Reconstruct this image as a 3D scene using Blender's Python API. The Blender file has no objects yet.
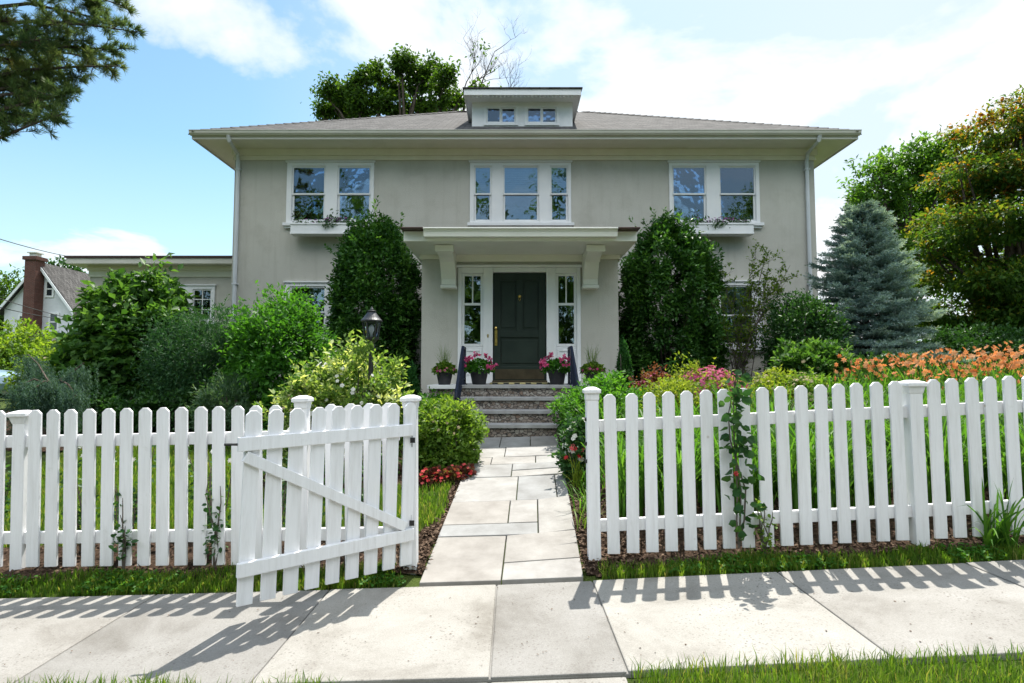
import bpy, math, random
import numpy as np
from mathutils import Vector, Matrix
R = math.radians
random.seed(7)
rng = np.random.default_rng(11)
sc = bpy.context.scene
col = sc.collection

# ------------------------------------------------------------------ camera model (used as a ruler: pixel + distance -> metres)
F = 572.0
PITCH = math.atan(34.5 / F)
ZC = 1.355

def at(px, py, Y):
    u, v = (px - 512) / F, (341.5 - py) / F
    dy = math.cos(PITCH) - v * math.sin(PITCH)
    dz = math.sin(PITCH) + v * math.cos(PITCH)
    t = Y / dy
    return Vector((u * t, Y, ZC + dz * t))

def z0(x):
    return .012 + .036 * x + .0105 * (np.sqrt(x * x + .25) - .5)

def g(x, y):
    """height of the land"""
    x = np.asarray(x, float); y = np.asarray(y, float)
    xc = np.clip(x, -12, 12)
    base = .51 * np.clip((y - 3.9) / 3.95, 0, 1) + .25 * np.clip((y - 7.85) / 5, 0, 1)
    base = base + .22 * np.clip((x - 2.2) / 2.5, 0, 1) * np.clip((y - 4.6) / 2.5, 0, 1)
    base = base + .045 * np.clip((y - 3.82) / .2, 0, 1) * np.clip((7.5 - y) / 3, 0, 1) * np.clip((np.abs(x + .07) - .5) / .12, 0, 1)
    t = np.clip((y - 4) / 6, 0, 1); t = t * t * (3 - 2 * t)
    return base + z0(xc) * (1 - .6 * t)

def gz(x, y):
    return float(g(x, y))

# ------------------------------------------------------------------ materials
def new_mat(name):
    m = bpy.data.materials.new(name); m.use_nodes = True
    nt = m.node_tree; nt.nodes.clear()
    out = nt.nodes.new('ShaderNodeOutputMaterial')
    return m, nt, out

def N(nt, t, **kw):
    n = nt.nodes.new('ShaderNode' + t)
    for k, v in kw.items():
        if k in n.inputs: n.inputs[k].default_value = v
        else: setattr(n, k, v)
    return n

def rgba(c): return (c[0], c[1], c[2], 1)

def ramp(nt, fac, stops):
    r = nt.nodes.new('ShaderNodeValToRGB')
    e = r.color_ramp.elements
    while len(e) < len(stops): e.new(.5)
    for i, (p, c) in enumerate(stops):
        e[i].position = p; e[i].color = rgba(c)
    nt.links.new(fac, r.inputs[0])
    return r.outputs[0]

def noise(nt, co, scale, detail=6, rough=.55, dist=0):
    n = N(nt, 'TexNoise'); n.inputs['Scale'].default_value = scale
    n.inputs['Detail'].default_value = detail; n.inputs['Roughness'].default_value = rough
    n.inputs['Distortion'].default_value = dist
    nt.links.new(co, n.inputs['Vector'])
    return n.outputs[0]

def mapping(nt, co, scale):
    m = N(nt, 'Mapping'); m.inputs['Scale'].default_value = scale
    nt.links.new(co, m.inputs['Vector']); return m.outputs[0]

def mixc(nt, fac, a, b, blend='MIX'):
    m = nt.nodes.new('ShaderNodeMix'); m.data_type = 'RGBA'; m.blend_type = blend
    for s, i in ((fac, 0), (a, 6), (b, 7)):
        if hasattr(s, 'node'): nt.links.new(s, m.inputs[i])
        elif i == 0: m.inputs[0].default_value = s
        else: m.inputs[i].default_value = rgba(s)
    return m.outputs[2]

def bump(nt, h, strength, dist=.01, prev=None):
    b = N(nt, 'Bump'); b.inputs['Strength'].default_value = strength; b.inputs['Distance'].default_value = dist
    nt.links.new(h, b.inputs['Height'])
    if prev: nt.links.new(prev, b.inputs['Normal'])
    return b.outputs[0]

def surf(name, c1, c2, scale=6, rough=.6, bstr=0, bscale=80, bdist=.01, spec=.4, metal=0, stretch=(1, 1, 1), lo=.35, hi=.65, dirt=None, streak=None):
    m, nt, out = new_mat(name)
    tc = N(nt, 'TexCoord').outputs['Object']
    co = mapping(nt, tc, stretch)
    f = noise(nt, co, scale)
    c = ramp(nt, f, [(lo, c1), (hi, c2)])
    if dirt:
        d = ramp(nt, noise(nt, tc, dirt[1], 8, .7), [(dirt[2], (0, 0, 0)), (dirt[3], (1, 1, 1))])
        c = mixc(nt, d, c, dirt[0])
    if streak:
        d = ramp(nt, noise(nt, mapping(nt, tc, (1.6, 1.6, .12)), 3.5, 8, .7), [(.52, (0, 0, 0)), (.72, (.55, .55, .55))]); c = mixc(nt, d, c, streak)
    p = N(nt, 'BsdfPrincipled', Roughness=rough, Metallic=metal)
    p.inputs['Specular IOR Level'].default_value = spec
    nt.links.new(c, p.inputs['Base Color'])
    if bstr:
        nt.links.new(bump(nt, noise(nt, co, bscale, 4), bstr, bdist), p.inputs['Normal'])
    nt.links.new(p.outputs[0], out.inputs[0])
    return m

def tintmat(name, cols, rough=.7, bstr=.2, bscale=60, spec=.3, mott=.5, mscale=7):
    """colour chosen per piece by the 'tint' attribute, with mottling"""
    m, nt, out = new_mat(name)
    a = N(nt, 'Attribute', attribute_name='tint')
    k = len(cols)
    c = ramp(nt, a.outputs['Fac'], [(i / max(1, k - 1), x) for i, x in enumerate(cols)])
    tc = N(nt, 'TexCoord').outputs['Object']
    f = ramp(nt, noise(nt, tc, mscale, 8, .65), [(.3, (.62, .6, .58)), (.7, (1.12, 1.12, 1.12))])
    c = mixc(nt, mott, c, mixc(nt, 1, c, f, 'MULTIPLY'))
    p = N(nt, 'BsdfPrincipled', Roughness=rough); p.inputs['Specular IOR Level'].default_value = spec
    nt.links.new(c, p.inputs['Base Color'])
    nt.links.new(bump(nt, noise(nt, tc, bscale, 5, .6), bstr, .006), p.inputs['Normal'])
    nt.links.new(p.outputs[0], out.inputs[0])
    return m

def leafmat(name, cols, transl=.4, rough=.42, spec=.45, tcol=None):
    if name.startswith('leaf'): cols = [(a * 1.42, b * 1.56, c * 1.15) for a, b, c in cols]; transl = min(.55, transl + .08)
    m, nt, out = new_mat(name)
    a = N(nt, 'Attribute', attribute_name='tint')
    k = len(cols)
    c = ramp(nt, a.outputs['Fac'], [(i / max(1, k - 1), x) for i, x in enumerate(cols)])
    p = N(nt, 'BsdfPrincipled', Roughness=min(.7, rough + .1)); p.inputs['Specular IOR Level'].default_value = spec * .55
    nt.links.new(c, p.inputs['Base Color'])
    t = N(nt, 'BsdfTranslucent')
    tc = mixc(nt, .75, c, mixc(nt, 1, c, tcol or (1.9, 1.75, .7), 'MULTIPLY'))
    nt.links.new(tc, t.inputs['Color'])
    mx = N(nt, 'MixShader'); mx.inputs[0].default_value = transl
    nt.links.new(p.outputs[0], mx.inputs[1]); nt.links.new(t.outputs[0], mx.inputs[2])
    nt.links.new(mx.outputs[0], out.inputs[0])
    return m

M = {}
M['stucco'] = surf('stucco', (.485, .472, .42), (.53, .517, .462), 1.2, .9, .55, 55, .012, .2, dirt=((.41, .395, .34), 1.6, .50, .80), streak=(.40, .385, .33))
M['porch'] = surf('porch_paint', (.80, .79, .73), (.84, .83, .77), 3, .5, .05, 90)
M['cream'] = surf('cream_trim', (.76, .73, .63), (.81, .78, .68), 3, .55, .05, 90)
M['trim'] = surf('white_trim', (.74, .75, .76), (.80, .80, .80), 3, .45, .04, 90)
def fence_mat():
    m, nt, out = new_mat('fence_paint')
    tc = N(nt, 'TexCoord').outputs['Object']; oi = N(nt, 'ObjectInfo').outputs['Random']
    off = N(nt, 'Vector' + 'Math', operation='ADD'); nt.links.new(tc, off.inputs[0])
    cx = N(nt, 'CombineXYZ'); mm = N(nt, 'Math', operation='MULTIPLY'); nt.links.new(oi, mm.inputs[0]); mm.inputs[1].default_value = 37.0
    nt.links.new(mm.outputs[0], cx.inputs[0]); nt.links.new(mm.outputs[0], cx.inputs[2]); nt.links.new(cx.outputs[0], off.inputs[1])
    co = mapping(nt, off.outputs[0], (7, 7, .6))
    c = ramp(nt, oi, [(0, (.78, .78, .79)), (1, (.85, .85, .87))])
    gr = ramp(nt, noise(nt, co, 5, 8, .65), [(.30, (.88, .875, .865)), (.5, (.98, .98, .98)), (.7, (1.03, 1.03, 1.03))])
    c = mixc(nt, 1, c, gr, 'MULTIPLY')
    d = ramp(nt, noise(nt, off.outputs[0], 9, 9, .75), [(.60, (0, 0, 0)), (.78, (.6, .6, .6))])
    c = mixc(nt, d, c, (.56, .55, .52))
    sp = N(nt, 'SeparateXYZ'); nt.links.new(tc, sp.inputs[0])
    kn = N(nt, 'TexVoronoi'); kn.inputs['Scale'].default_value = 3.2; nt.links.new(off.outputs[0], kn.inputs['Vector'])
    kd = ramp(nt, kn.outputs['Distance'], [(.02, (.8, .8, .8)), (.05, (0, 0, 0))]); c = mixc(nt, kd, c, (.42, .36, .27))
    p = N(nt, 'BsdfPrincipled', Roughness=.55); p.inputs['Specular IOR Level'].default_value = .3
    nt.links.new(c, p.inputs['Base Color']); nt.links.new(bump(nt, noise(nt, co, 22, 5, .6), .35, .004), p.inputs['Normal'])
    nt.links.new(p.outputs[0], out.inputs[0]); return m
M['fence'] = fence_mat()
M['rail_iron'] = surf('rail_iron', (.008, .013, .03), (.015, .022, .045), 10, .5, .1, 80, .002, .3)
M['lamp_metal'] = surf('lamp_metal', (.012, .013, .016), (.03, .031, .036), 12, .42, .1, 80, .002, .6)
M['door'] = surf('door_paint', (.018, .029, .023), (.026, .039, .031), 3, .42, .04, 60, .002, .25)
M['brass'] = surf('brass', (.55, .38, .10), (.65, .46, .15), 20, .28, .02, 60, .001, .5, metal=1)
M['kick'] = surf('kick_plate', (.07, .055, .035), (.10, .08, .05), 8, .4, .05, 60, .002, .5, metal=.6)
M['gutter'] = surf('gutter_paint', (.58, .565, .50), (.64, .62, .55), 2, .45, .03, 60)
M['pipe'] = surf('downspout_paint', (.58, .60, .62), (.64, .66, .68), 2, .4, .03, 60)
M['bluestone'] = tintmat('bluestone', [(.245, .25, .25), (.30, .295, .283), (.27, .255, .235), (.315, .312, .305)], .75, .25, 45, .25, .8, 4)
M['slate'] = tintmat('slate_tread', [(.34, .34, .34), (.40, .40, .39)], .6, .2, 40, .35, .8, 6)
M['mulch'] = surf('mulch', (.035, .022, .015), (.085, .055, .038), 40, .95, .9, 70, .03, .1)
M['soil_grass'] = surf('turf_soil', (.035, .055, .012), (.075, .105, .022), 3, .95, .8, 70, .03, .1)
M['bark'] = surf('bark', (.05, .038, .028), (.13, .105, .085), 9, .9, .8, 22, .03, .15, stretch=(3, 3, .6))
M['twig'] = surf('twig', (.085, .072, .058), (.15, .13, .11), 9, .9, .4, 40, .01, .15)
M['pot'] = surf('pot_resin', (.018, .018, .022), (.035, .034, .038), 12, .5, .1, 40, .003, .4)
M['soil'] = surf('potting_soil', (.03, .02, .014), (.06, .04, .03), 50, .95, .5, 70)
M['blind'] = surf('blind', (.80, .83, .86), (.85, .87, .9), 2, .7, 0)
M['curtain'] = surf('curtain', (.74, .74, .72), (.82, .82, .8), 6, .8, .4, 14, .02, .2, stretch=(3, 3, .1))
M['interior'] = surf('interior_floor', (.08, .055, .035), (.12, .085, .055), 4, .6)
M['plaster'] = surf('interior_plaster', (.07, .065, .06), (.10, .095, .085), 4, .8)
M['copper'] = surf('roof_edge', (.045, .022, .018), (.075, .038, .03), 9, .5, .1, 40)
M['asphalt'] = surf('asphalt', (.04, .04, .042), (.06, .06, .06), 20, .9, .6, 200, .01)
M['white_siding'] = None
M['rubber'] = surf('rubber', (.015, .015, .015), (.025, .025, .025), 12, .8)
M['chrome'] = surf('wheel_metal', (.5, .5, .52), (.6, .6, .62), 8, .3, 0, metal=.9)
M['car'] = surf('car_paint', (.20, .30, .40), (.22, .32, .42), 3, .25, 0, spec=.6)
M['carglass'] = surf('car_glass', (.02, .03, .035), (.03, .04, .045), 3, .05, 0, spec=.8)
M['lens'] = surf('lamp_lens', (.5, .08, .05), (.6, .1, .06), 3, .2, 0)
M['cable'] = surf('cable', (.03, .03, .03), (.05, .05, .05), 3, .7)
M['latch'] = surf('latch_iron', (.012, .012, .013), (.03, .03, .03), 20, .5)
M['chip'] = tintmat('mulch_chip', [(.03, .018, .012), (.10, .065, .045), (.17, .12, .085), (.05, .03, .02)], .95, .3, 50, .1, .3)

def siding_mat():
    m, nt, out = new_mat('white_siding')
    tc = N(nt, 'TexCoord').outputs['Object']
    w = N(nt, 'TexWave', wave_type='BANDS', bands_direction='Z', wave_profile='SAW'); w.inputs['Scale'].default_value = 1.3
    nt.links.new(tc, w.inputs['Vector'])
    c = ramp(nt, noise(nt, tc, 1.5), [(.3, (.62, .63, .66)), (.7, (.70, .71, .73))])
    p = N(nt, 'BsdfPrincipled', Roughness=.6)
    nt.links.new(c, p.inputs['Base Color']); nt.links.new(bump(nt, w.outputs[1], .6, .02), p.inputs['Normal'])
    nt.links.new(p.outputs[0], out.inputs[0]); return m
M['white_siding'] = siding_mat()

def brick_mat(name, c1, c2, mortar, scale, bw, bh, msize=.02, rough=.9, swap=None, bstr=.5, mott=.6):
    m, nt, out = new_mat(name)
    tc = N(nt, 'TexCoord').outputs['Object']
    if swap:
        s = N(nt, 'SeparateXYZ'); nt.links.new(tc, s.inputs[0])
        c = N(nt, 'CombineXYZ')
        for i, ax in enumerate(swap): nt.links.new(s.outputs[ax], c.inputs[i])
        tc2 = c.outputs[0]
    else: tc2 = tc
    b = N(nt, 'TexBrick'); b.inputs['Scale'].default_value = scale
    b.inputs['Color1'].default_value = rgba(c1); b.inputs['Color2'].default_value = rgba(c2); b.inputs['Mortar'].default_value = rgba(mortar)
    b.inputs['Brick Width'].default_value = bw; b.inputs['Row Height'].default_value = bh
    b.inputs['Mortar Size'].default_value = msize; b.inputs['Mortar Smooth'].default_value = .2
    nt.links.new(tc2, b.inputs['Vector'])
    f = ramp(nt, noise(nt, tc, 6, 9, .8), [(.3, (.5, .5, .5)), (.7, (1.35, 1.32, 1.3))])
    cc = mixc(nt, mott, b.outputs['Color'], mixc(nt, 1, b.outputs['Color'], f, 'MULTIPLY'))
    p = N(nt, 'BsdfPrincipled', Roughness=rough); p.inputs['Specular IOR Level'].default_value = .2
    nt.links.new(cc, p.inputs['Base Color'])
    nb = bump(nt, b.outputs['Fac'], -bstr, .01)
    nt.links.new(bump(nt, noise(nt, tc, 60, 4), .3, .008, nb), p.inputs['Normal'])
    nt.links.new(p.outputs[0], out.inputs[0]); return m
M['shingle'] = brick_mat('roof_shingle', (.058, .057, .056), (.125, .122, .12), (.035, .034, .033), 1, .23, .13, .012, .95, (0, 1, 2), .8, .95)
def rubble_mat():
    m, nt, out = new_mat('stone_riser')
    tc = mapping(nt, N(nt, 'TexCoord').outputs['Object'], (1, 1, 1.5))
    v = N(nt, 'TexVoronoi'); v.inputs['Scale'].default_value = 17; nt.links.new(tc, v.inputs['Vector'])
    e = N(nt, 'TexVoronoi', feature='DISTANCE_TO_EDGE'); e.inputs['Scale'].default_value = 17; nt.links.new(tc, e.inputs['Vector'])
    sp = N(nt, 'SeparateXYZ'); nt.links.new(v.outputs['Color'], sp.inputs[0])
    c = ramp(nt, sp.outputs[0], [(0, (.15, .115, .09)), (.4, (.26, .22, .19)), (.7, (.36, .33, .29)), (1, (.21, .145, .11))])
    j = ramp(nt, e.outputs['Distance'], [(.02, (0, 0, 0)), (.09, (1, 1, 1))])
    c = mixc(nt, j, (.05, .046, .044), c)
    p = N(nt, 'BsdfPrincipled', Roughness=.9); nt.links.new(c, p.inputs['Base Color'])
    nt.links.new(bump(nt, j, .8, .012), p.inputs['Normal']); nt.links.new(p.outputs[0], out.inputs[0]); return m
M['riser'] = rubble_mat()
M['brick'] = brick_mat('chimney_brick', (.10, .034, .026), (.135, .05, .036), (.13, .10, .09), 1, .22, .075, .012, .9, (0, 2, 1), .5, .6)

def concrete_mat():
    m, nt, out = new_mat('sidewalk_concrete')
    a = N(nt, 'Attribute', attribute_name='tint').outputs['Fac']
    tc = N(nt, 'TexCoord').outputs['Object']
    base = ramp(nt, a, [(0, (.235, .23, .22)), (.5, (.29, .28, .262)), (1, (.325, .315, .292))])
    st = ramp(nt, noise(nt, tc, 1.7, 9, .68, .4), [(.28, (.58, .555, .52)), (.48, (.90, .89, .87)), (.75, (1.12, 1.12, 1.12))])
    c = mixc(nt, 1, base, st, 'MULTIPLY')
    sp = N(nt, 'TexVoronoi'); sp.inputs['Scale'].default_value = 42; nt.links.new(tc, sp.inputs['Vector'])
    gate = ramp(nt, noise(nt, tc, 2.2, 4), [(.42, (0, 0, 0)), (.6, (1, 1, 1))])
    spm = ramp(nt, sp.outputs['Distance'], [(.14, (1, 1, 1)), (.30, (0, 0, 0))])
    spm = mixc(nt, 1, spm, gate, 'MULTIPLY')
    c = mixc(nt, mixc(nt, 1, spm, (.8, .8, .8), 'MULTIPLY'), c, (.15, .135, .12))
    fine = ramp(nt, noise(nt, tc, 150, 3, .6), [(.3, (.8, .8, .8)), (.7, (1.12, 1.12, 1.12))])
    c = mixc(nt, 1, c, fine, 'MULTIPLY')
    w = N(nt, 'TexVoronoi', feature='DISTANCE_TO_EDGE'); w.inputs['Scale'].default_value = .9
    nt.links.new(mixc(nt, .15, tc, noise(nt, tc, 3, 6)), w.inputs['Vector'])
    p = N(nt, 'BsdfPrincipled', Roughness=.85); p.inputs['Specular IOR Level'].default_value = .25
    nt.links.new(c, p.inputs['Base Color'])
    nb = bump(nt, noise(nt, tc, 220, 4, .7), .35, .004)
    nt.links.new(bump(nt, spm, -.4, .004, nb), p.inputs['Normal'])
    nt.links.new(p.outputs[0], out.inputs[0]); return m
M['concrete'] = concrete_mat()

def glass_mat():
    m, nt, out = new_mat('window_glass')
    fr = N(nt, 'Fresnel', IOR=2.5)
    tr = N(nt, 'BsdfTransparent'); tr.inputs[0].default_value = (.80, .83, .85, 1)
    gl = N(nt, 'BsdfGlossy', Roughness=.02); gl.inputs[0].default_value = (.80, .90, 1.0, 1)
    tc = N(nt, 'TexCoord').outputs['Object']
    nb = bump(nt, noise(nt, tc, 1.6, 3), .09, .05)
    nt.links.new(nb, gl.inputs['Normal'])
    mx = N(nt, 'MixShader')
    nt.links.new(fr.outputs[0], mx.inputs[0]); nt.links.new(tr.outputs[0], mx.inputs[1]); nt.links.new(gl.outputs[0], mx.inputs[2])
    nt.links.new(mx.outputs[0], out.inputs[0]); return m
M['glass'] = glass_mat()
M['lamp_glass'] = glass_mat(); M['lamp_glass'].name = 'lamp_glass'
for n_ in M['lamp_glass'].node_tree.nodes:
    if n_.type == 'FRESNEL': n_.inputs[0].default_value = 1.4

def mat_mat():
    m, nt, out = new_mat('doormat')
    tc = N(nt, 'TexCoord').outputs['Object']
    w = N(nt, 'TexChecker'); w.inputs['Scale'].default_value = 11
    w.inputs['Color1'].default_value = (.55, .47, .22, 1); w.inputs['Color2'].default_value = (.05, .05, .04, 1)
    nt.links.new(tc, w.inputs['Vector'])
    p = N(nt, 'BsdfPrincipled', Roughness=.95)
    nt.links.new(w.outputs[0], p.inputs['Base Color'])
    nt.links.new(bump(nt, noise(nt, tc, 300, 2), .8, .005), p.inputs['Normal'])
    nt.links.new(p.outputs[0], out.inputs[0]); return m
M['doormat'] = mat_mat()

L = {}
L['dogwood'] = leafmat('leaf_dogwood', [(.020, .055, .014), (.035, .085, .02), (.05, .11, .028), (.08, .145, .045)], .35)
L['yew'] = leafmat('leaf_yew', [(.012, .042, .022), (.022, .062, .03), (.035, .085, .04)], .25, .5)
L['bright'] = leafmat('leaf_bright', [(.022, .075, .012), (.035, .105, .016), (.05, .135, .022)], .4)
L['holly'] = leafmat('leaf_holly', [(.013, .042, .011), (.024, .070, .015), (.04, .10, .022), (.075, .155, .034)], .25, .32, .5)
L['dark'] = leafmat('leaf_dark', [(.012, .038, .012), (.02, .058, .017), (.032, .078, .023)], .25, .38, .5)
L['grey'] = leafmat('leaf_grey', [(.03, .065, .042), (.05, .09, .06), (.07, .11, .08)], .25, .5)
L['varieg'] = leafmat('leaf_variegated', [(.05, .095, .025), (.085, .14, .04), (.14, .19, .07), (.42, .42, .27)], .42)
L['cedar'] = leafmat('leaf_cedar', [(.022, .05, .045), (.035, .07, .065), (.06, .10, .095)], .2, .6)
L['yellow'] = leafmat('leaf_yellow', [(.06, .11, .015), (.10, .155, .022), (.15, .20, .035)], .45)
L['azalea'] = leafmat('leaf_azalea', [(.04, .085, .015), (.075, .13, .024), (.13, .18, .04)], .4)
L['box'] = leafmat('leaf_box', [(.025, .085, .012), (.045, .125, .018), (.07, .16, .026)], .4)
L['spirea'] = leafmat('leaf_spirea', [(.07, .11, .016), (.12, .155, .024), (.18, .20, .04)], .42)
L['cone'] = leafmat('leaf_cone', [(.014, .055, .016), (.022, .08, .024), (.035, .10, .032)], .25, .55)
L['twiggy'] = leafmat('leaf_twiggy', [(.045, .085, .016), (.075, .12, .024), (.115, .155, .034)], .42)
L['spruce'] = leafmat('leaf_spruce', [(.05, .085, .115), (.10, .145, .20), (.18, .235, .32), (.29, .34, .45)], .22, .6)
L['maple'] = leafmat('leaf_maple', [(.032, .075, .014), (.058, .105, .017), (.115, .12, .02), (.20, .105, .018), (.16, .055, .014)], .45, .45, .4, (1.9, 1.6, .6))
L['green_tree'] = leafmat('leaf_green_tree', [(.03, .075, .014), (.05, .11, .02), (.085, .15, .03)], .45)
L['oak'] = leafmat('leaf_oak', [(.022, .048, .010), (.038, .075, .013), (.065, .115, .018)], .42)
L['pine'] = leafmat('leaf_pine', [(.032, .058, .030), (.060, .092, .042), (.10, .125, .052), (.12, .10, .04)], .36, .5, .4, (1.4, 1.45, .9))
L['strap'] = leafmat('leaf_strap', [(.03, .085, .013), (.05, .12, .018), (.085, .165, .03)], .4)
L['grass'] = leafmat('leaf_grass', [(.032, .072, .012), (.055, .105, .015), (.085, .135, .022), (.18, .165, .07)], .42, .5, .3)
L['rose'] = leafmat('leaf_rose', [(.014, .045, .02), (.024, .065, .026), (.04, .09, .03)], .3, .38)
L['burg'] = leafmat('leaf_burgundy', [(.07, .016, .022), (.11, .03, .035), (.08, .07, .03)], .35)
L['pink'] = leafmat('petal_pink', [(.55, .06, .18), (.68, .12, .27), (.62, .18, .36)], .35, .5, .3, (1.3, 1, 1.1))
L['rosepink'] = leafmat('petal_dusty_pink', [(.42, .06, .16), (.55, .13, .25), (.58, .22, .30)], .35, .5, .3, (1.3, 1, 1.1))
L['white'] = leafmat('petal_white', [(.75, .75, .68), (.8, .8, .76)], .3, .5, .3, (1, 1, 1))
L['cream'] = leafmat('petal_cream', [(.46, .38, .22), (.58, .50, .33)], .3, .5, .3, (1, 1, .9))
L['red'] = leafmat('petal_red', [(.42, .025, .03), (.58, .05, .05), (.62, .14, .14)], .3, .5, .3, (1.4, 1, 1))
L['orange'] = leafmat('petal_orange', [(.62, .20, .06), (.74, .32, .12), (.78, .48, .26)], .4, .5, .3, (1.2, 1, .8))
L['purple'] = leafmat('petal_purple', [(.22, .08, .25), (.35, .13, .32)], .3, .5, .3, (1.2, 1, 1.2))

# ------------------------------------------------------------------ object helpers
ORG = {}
def tag(o, label=None, cat=None, group=None, kind=None):
    if label: o['label'] = label
    if cat: o['category'] = cat
    if group: o['group'] = group
    if kind: o['kind'] = kind
    return o

def thing(name, loc, label, cat, group=None):
    o = bpy.data.objects.new(name, None); o.empty_display_size = .2
    col.objects.link(o); o.location = loc
    ORG[o.name] = Vector(loc)
    return tag(o, label, cat, group)

def link(name, me, parent, loc, mods=None):
    o = bpy.data.objects.new(name, me); col.objects.link(o)
    if parent: o.parent = parent; ORG[o.name] = ORG[parent.name]
    else: o.location = loc; ORG[o.name] = Vector(loc)
    return o

def mesh_np(name, V, T, mat, parent=None, loc=(0, 0, 0), tint=None, smooth=False):
    """V (n,3) world metres, T (m,k) faces -> ONE mesh object"""
    org = ORG[parent.name] if parent else Vector(loc)
    V = np.asarray(V, np.float32) - np.array(org, np.float32)
    T = np.asarray(T, np.int32); k = T.shape[1]
    me = bpy.data.meshes.new(name)
    me.vertices.add(len(V)); me.vertices.foreach_set('co', V.ravel())
    me.loops.add(T.size); me.loops.foreach_set('vertex_index', T.ravel())
    me.polygons.add(len(T)); me.polygons.foreach_set('loop_start', np.arange(0, T.size, k, dtype=np.int32))
    me.polygons.foreach_set('loop_total', np.full(len(T), k, np.int32))
    if smooth: me.polygons.foreach_set('use_smooth', np.ones(len(T), bool))
    if tint is not None:
        a = me.attributes.new('tint', 'FLOAT', 'FACE'); a.data.foreach_set('value', np.asarray(tint, np.float32))
    me.materials.append(mat); me.update(calc_edges=True)
    return link(name, me, parent, org)

class MB:
    def __init__(s): s.v = []; s.f = []; s.t = []; s.cur = .5
    def add(s, vs, fs):
        n = len(s.v); s.v += [tuple(v) for v in vs]
        for f in fs: s.f.append([n + i for i in f]); s.t.append(s.cur)
        return s
    def box(s, x0, x1, y0, y1, z0_, z1_, tf=None):
        vs = [Vector((x, y, z)) for z in (z0_, z1_) for y in (y0, y1) for x in (x0, x1)]
        if tf: vs = [tf(v) for v in vs]
        return s.add(vs, [(0, 2, 3, 1), (4, 5, 7, 6), (0, 1, 5, 4), (1, 3, 7, 5), (3, 2, 6, 7), (2, 0, 4, 6)])
    def prism(s, poly, axis, a, b, tf=None):
        """poly: (p, q) points in the plane across axis ('x': (y,z); 'y': (x,z); 'z': (x,y))"""
        def mk(p, q, d): return Vector({'x': (d, p, q), 'y': (p, d, q), 'z': (p, q, d)}[axis])
        n = len(poly); vs = [mk(p, q, a) for p, q in poly] + [mk(p, q, b) for p, q in poly]
        if tf: vs = [tf(v) for v in vs]
        return s.add(vs, [list(range(n))[::-1], list(range(n, 2 * n))] + [(i, (i + 1) % n, n + (i + 1) % n, n + i) for i in range(n)])
    def tube(s, pts, rad, n=6, cap=True):
        pts = [Vector(p) for p in pts]
        if not hasattr(rad, '__len__'): rad = [rad] * len(pts)
        vs = []; up = Vector((.31, .17, .93))
        for i, p in enumerate(pts):
            d = (pts[min(i + 1, len(pts) - 1)] - pts[max(i - 1, 0)]).normalized()
            a = d.cross(up)
            if a.length < .05: a = d.cross(Vector((1, 0, 0)))
            a.normalize(); b = d.cross(a)
            for j in range(n):
                t = 2 * math.pi * j / n
                vs.append(p + (a * math.cos(t) + b * math.sin(t)) * rad[i])
        fs = [(i * n + j, i * n + (j + 1) % n, (i + 1) * n + (j + 1) % n, (i + 1) * n + j) for i in range(len(pts) - 1) for j in range(n)]
        if cap: fs += [list(range(n))[::-1], [(len(pts) - 1) * n + j for j in range(n)]]
        return s.add(vs, fs)
    def lathe(s, prof, c, n=20, sq=False):
        """prof: (radius, z) pairs round the vertical line through c; sq: square plan"""
        vs = []; 
        if sq: n = 4
        for r, z in prof:
            for j in range(n):
                t = 2 * math.pi * (j + (.5 if sq else 0)) / n
                k = r * (math.sqrt(2) if sq else 1)
                vs.append((c[0] + k * math.cos(t), c[1] + k * math.sin(t), c[2] + z))
        m = len(prof)
        fs = [(i * n + j, i * n + (j + 1) % n, (i + 1) * n + (j + 1) % n, (i + 1) * n + j) for i in range(m - 1) for j in range(n)]
        fs += [list(range(n))[::-1], [(m - 1) * n + j for j in range(n)]]
        return s.add(vs, fs)
    def build(s, name, mat, parent=None, loc=(0, 0, 0), bevel=0, smooth=False, tint=False):
        org = ORG[parent.name] if parent else Vector(loc)
        me = bpy.data.meshes.new(name)
        me.from_pydata([tuple(Vector(v) - org) for v in s.v], [], s.f)
        if tint:
            a = me.attributes.new('tint', 'FLOAT', 'FACE'); a.data.foreach_set('value', np.asarray(s.t, np.float32))
        if smooth:
            me.polygons.foreach_set('use_smooth', np.ones(len(me.polygons), bool))
        me.materials.append(mat); me.update()
        o = link(name, me, parent, org)
        if bevel:
            b = o.modifiers.new('edge', 'BEVEL'); b.width = bevel; b.segments = 2; b.limit_method = 'ANGLE'; b.angle_limit = R(40)
        if smooth == 'auto' or (smooth and bevel):
            pass
        return o

def copy_obj(o, parent=None):
    c = o.copy(); col.objects.link(c); c.parent = parent; return c

# ------------------------------------------------------------------ foliage
def add_blooms(root, fl, mat, name='bloom', most=60):
    """each bloom a part; past what one could count, one mass of them"""
    if len(fl) <= most:
        for V, T, C in fl: mesh_np(name, V, T, L[mat], root, tint=C)
    else:
        V, T, C = join(fl); mesh_np(name + 's', V, T, L[mat], root, tint=C)['kind'] = 'stuff'

def unit(a): return a / np.maximum(np.linalg.norm(a, axis=1, keepdims=True), 1e-6)
def rdir(n): return unit(rng.normal(size=(n, 3)))

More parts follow.
